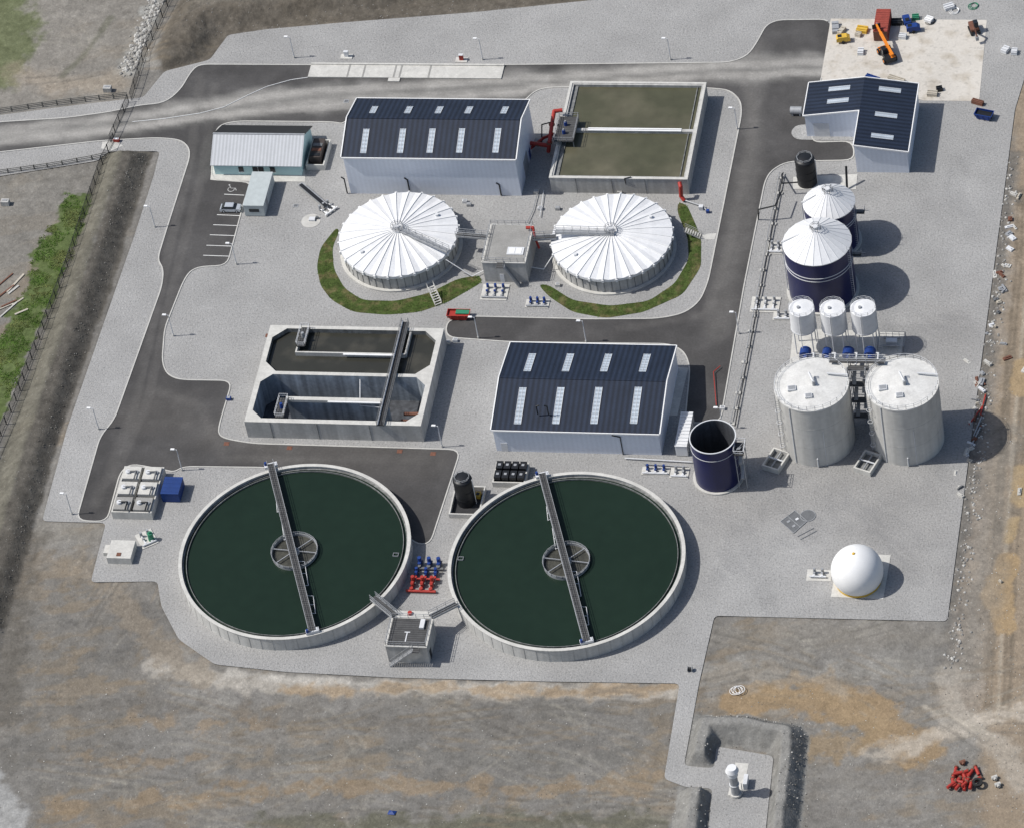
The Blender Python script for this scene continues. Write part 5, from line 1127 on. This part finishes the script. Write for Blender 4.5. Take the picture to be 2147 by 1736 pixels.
for i in range(24):
    p=P(r.gauss(2015,20),r.gauss(1640,11));t=T('drainage_pipe','short red drainage pipe in a heap','pipe',(p.x,p.y,gz_at(p.x,p.y)+.3+.2*(i%3)),'heap of red drainage pipes',r.uniform(0,3));k=MB();L_=r.uniform(1.0,2.4);k.tubec((-L_/2,0,.0),(L_/2,0,0),.3,RED,14);k.tubec((L_/2-.2,0,0),(L_/2+.05,0,0),.38,RUST,14);k.obj('pipe_body',t,True)
p=P(2050,1645);t=T('tyre','black tyre on the red pipe heap','tyre',(p.x,p.y,.5));k=MB();k.ring(0,0,0,.4,.9,.5,24,RUBBER);k.obj('tread',t,True)
for a,b in((2018,1598),(2092,1645),(2085,1630)):
    p=P(a,b);t=T('fitting','loose pipe fitting beside the heap','pipe fitting',(p.x,p.y,gz_at(p.x,p.y)+.1),'loose pipe fittings',.5);k=MB();k.tubec((-.5,0,.3),(.5,0,.3),.35,RUST if a<2050 else STONEL,12);k.tubec((0,-.6,.3),(0,0,.3),.3,RUST if a<2050 else STONEL,12);k.obj('fitting_body',t,True)
for i in range(4):
    p=P(2060+r.uniform(-15,6),850+i*22);t=T('long_pipe','long orange pipe lying by site edge','pipe',(p.x,p.y,gz_at(p.x,p.y)+.2),'long pipes by boundary',radians(75)+r.uniform(-.2,.2));k=MB();k.tubec((-2.5,0,.1),(2.5,0,.1),.14,RED if i<2 else STEEL,8);k.tubec((2.4,0,.1),(2.7,0,.1),.2,RUST,8);k.obj('pipe_body',t,True)
p=P(1543,1665);slab('pavement',[(1526,1666),(1556,1668),(1570,1600),(1542,1598)],.03,CONC)
t=T('vent_stack','pale steel vent stack on small pad in gravel pit','vent stack',(p.x,p.y,0));x,y=p.x,p.y
k=MB();k.cyl(x,y,.05,.5,1.0,1.0,24,CONC);k.cyl(x,y,.5,5.2,.72,.72,28,STEEL);k.obj('shaft',t);k=MB();k.ring(x,y,5.2,6.4,.9,.8,28,STEELW);k.cyl(x,y,6.4,7.2,1.15,.8,28,COVER);k.obj('cowl',t);MB().ring(x,y,2.8,2.95,.85,.7,28,STEELW).obj('flange',t)
MB().tube([(x+1.2,y,.0),(x+1.2,y,3)],.08,STEEL).obj('pipe',t);k=MB();k.cbox((x+1.5,y+2.2,.8),(.7,2.2,1.5),STEELW);k.obj('control_box',t)
t=T('wire_coil','tangle of white wire on dirt','wire',P(1545,1448));k=MB();q_=P(1545,1448,.1)
for i in range(4):k.ring(q_.x+.3*i-.4,q_.y+.2*(i%2),.05+.08*i,.12+.08*i,.9,.82,18,WHITE)
k.obj('coil',t)
t=T('tarpaulin','scrap of blue tarpaulin on dirt','tarpaulin',P(822,1702,.0));q_=P(822,1702,0);k=MB();zz=gz_at(q_.x,q_.y);k.add([(q_.x-.8,q_.y-.4,zz+.1),(q_.x+.5,q_.y-.5,zz+.2),(q_.x+.8,q_.y+.4,zz+.1),(q_.x,q_.y+.1,zz+.5),(q_.x-.6,q_.y+.5,zz+.15)],[(0,1,3),(1,2,3),(2,4,3),(4,0,3)],BLUE);k.obj('sheet_scrap',t)
p=P(1447,1405);t=T('cable_drum','dark cable drum on gravel edge','drum',(p.x,p.y,0));k=MB();k.tubec((p.x-.35,p.y,.45),(p.x+.35,p.y,.45),.3,BLACK);k.tubec((p.x-.42,p.y,.45),(p.x-.35,p.y,.45),.48,STEEL);k.tubec((p.x+.35,p.y,.45),(p.x+.42,p.y,.45),.48,STEEL);k.obj('reel',t)
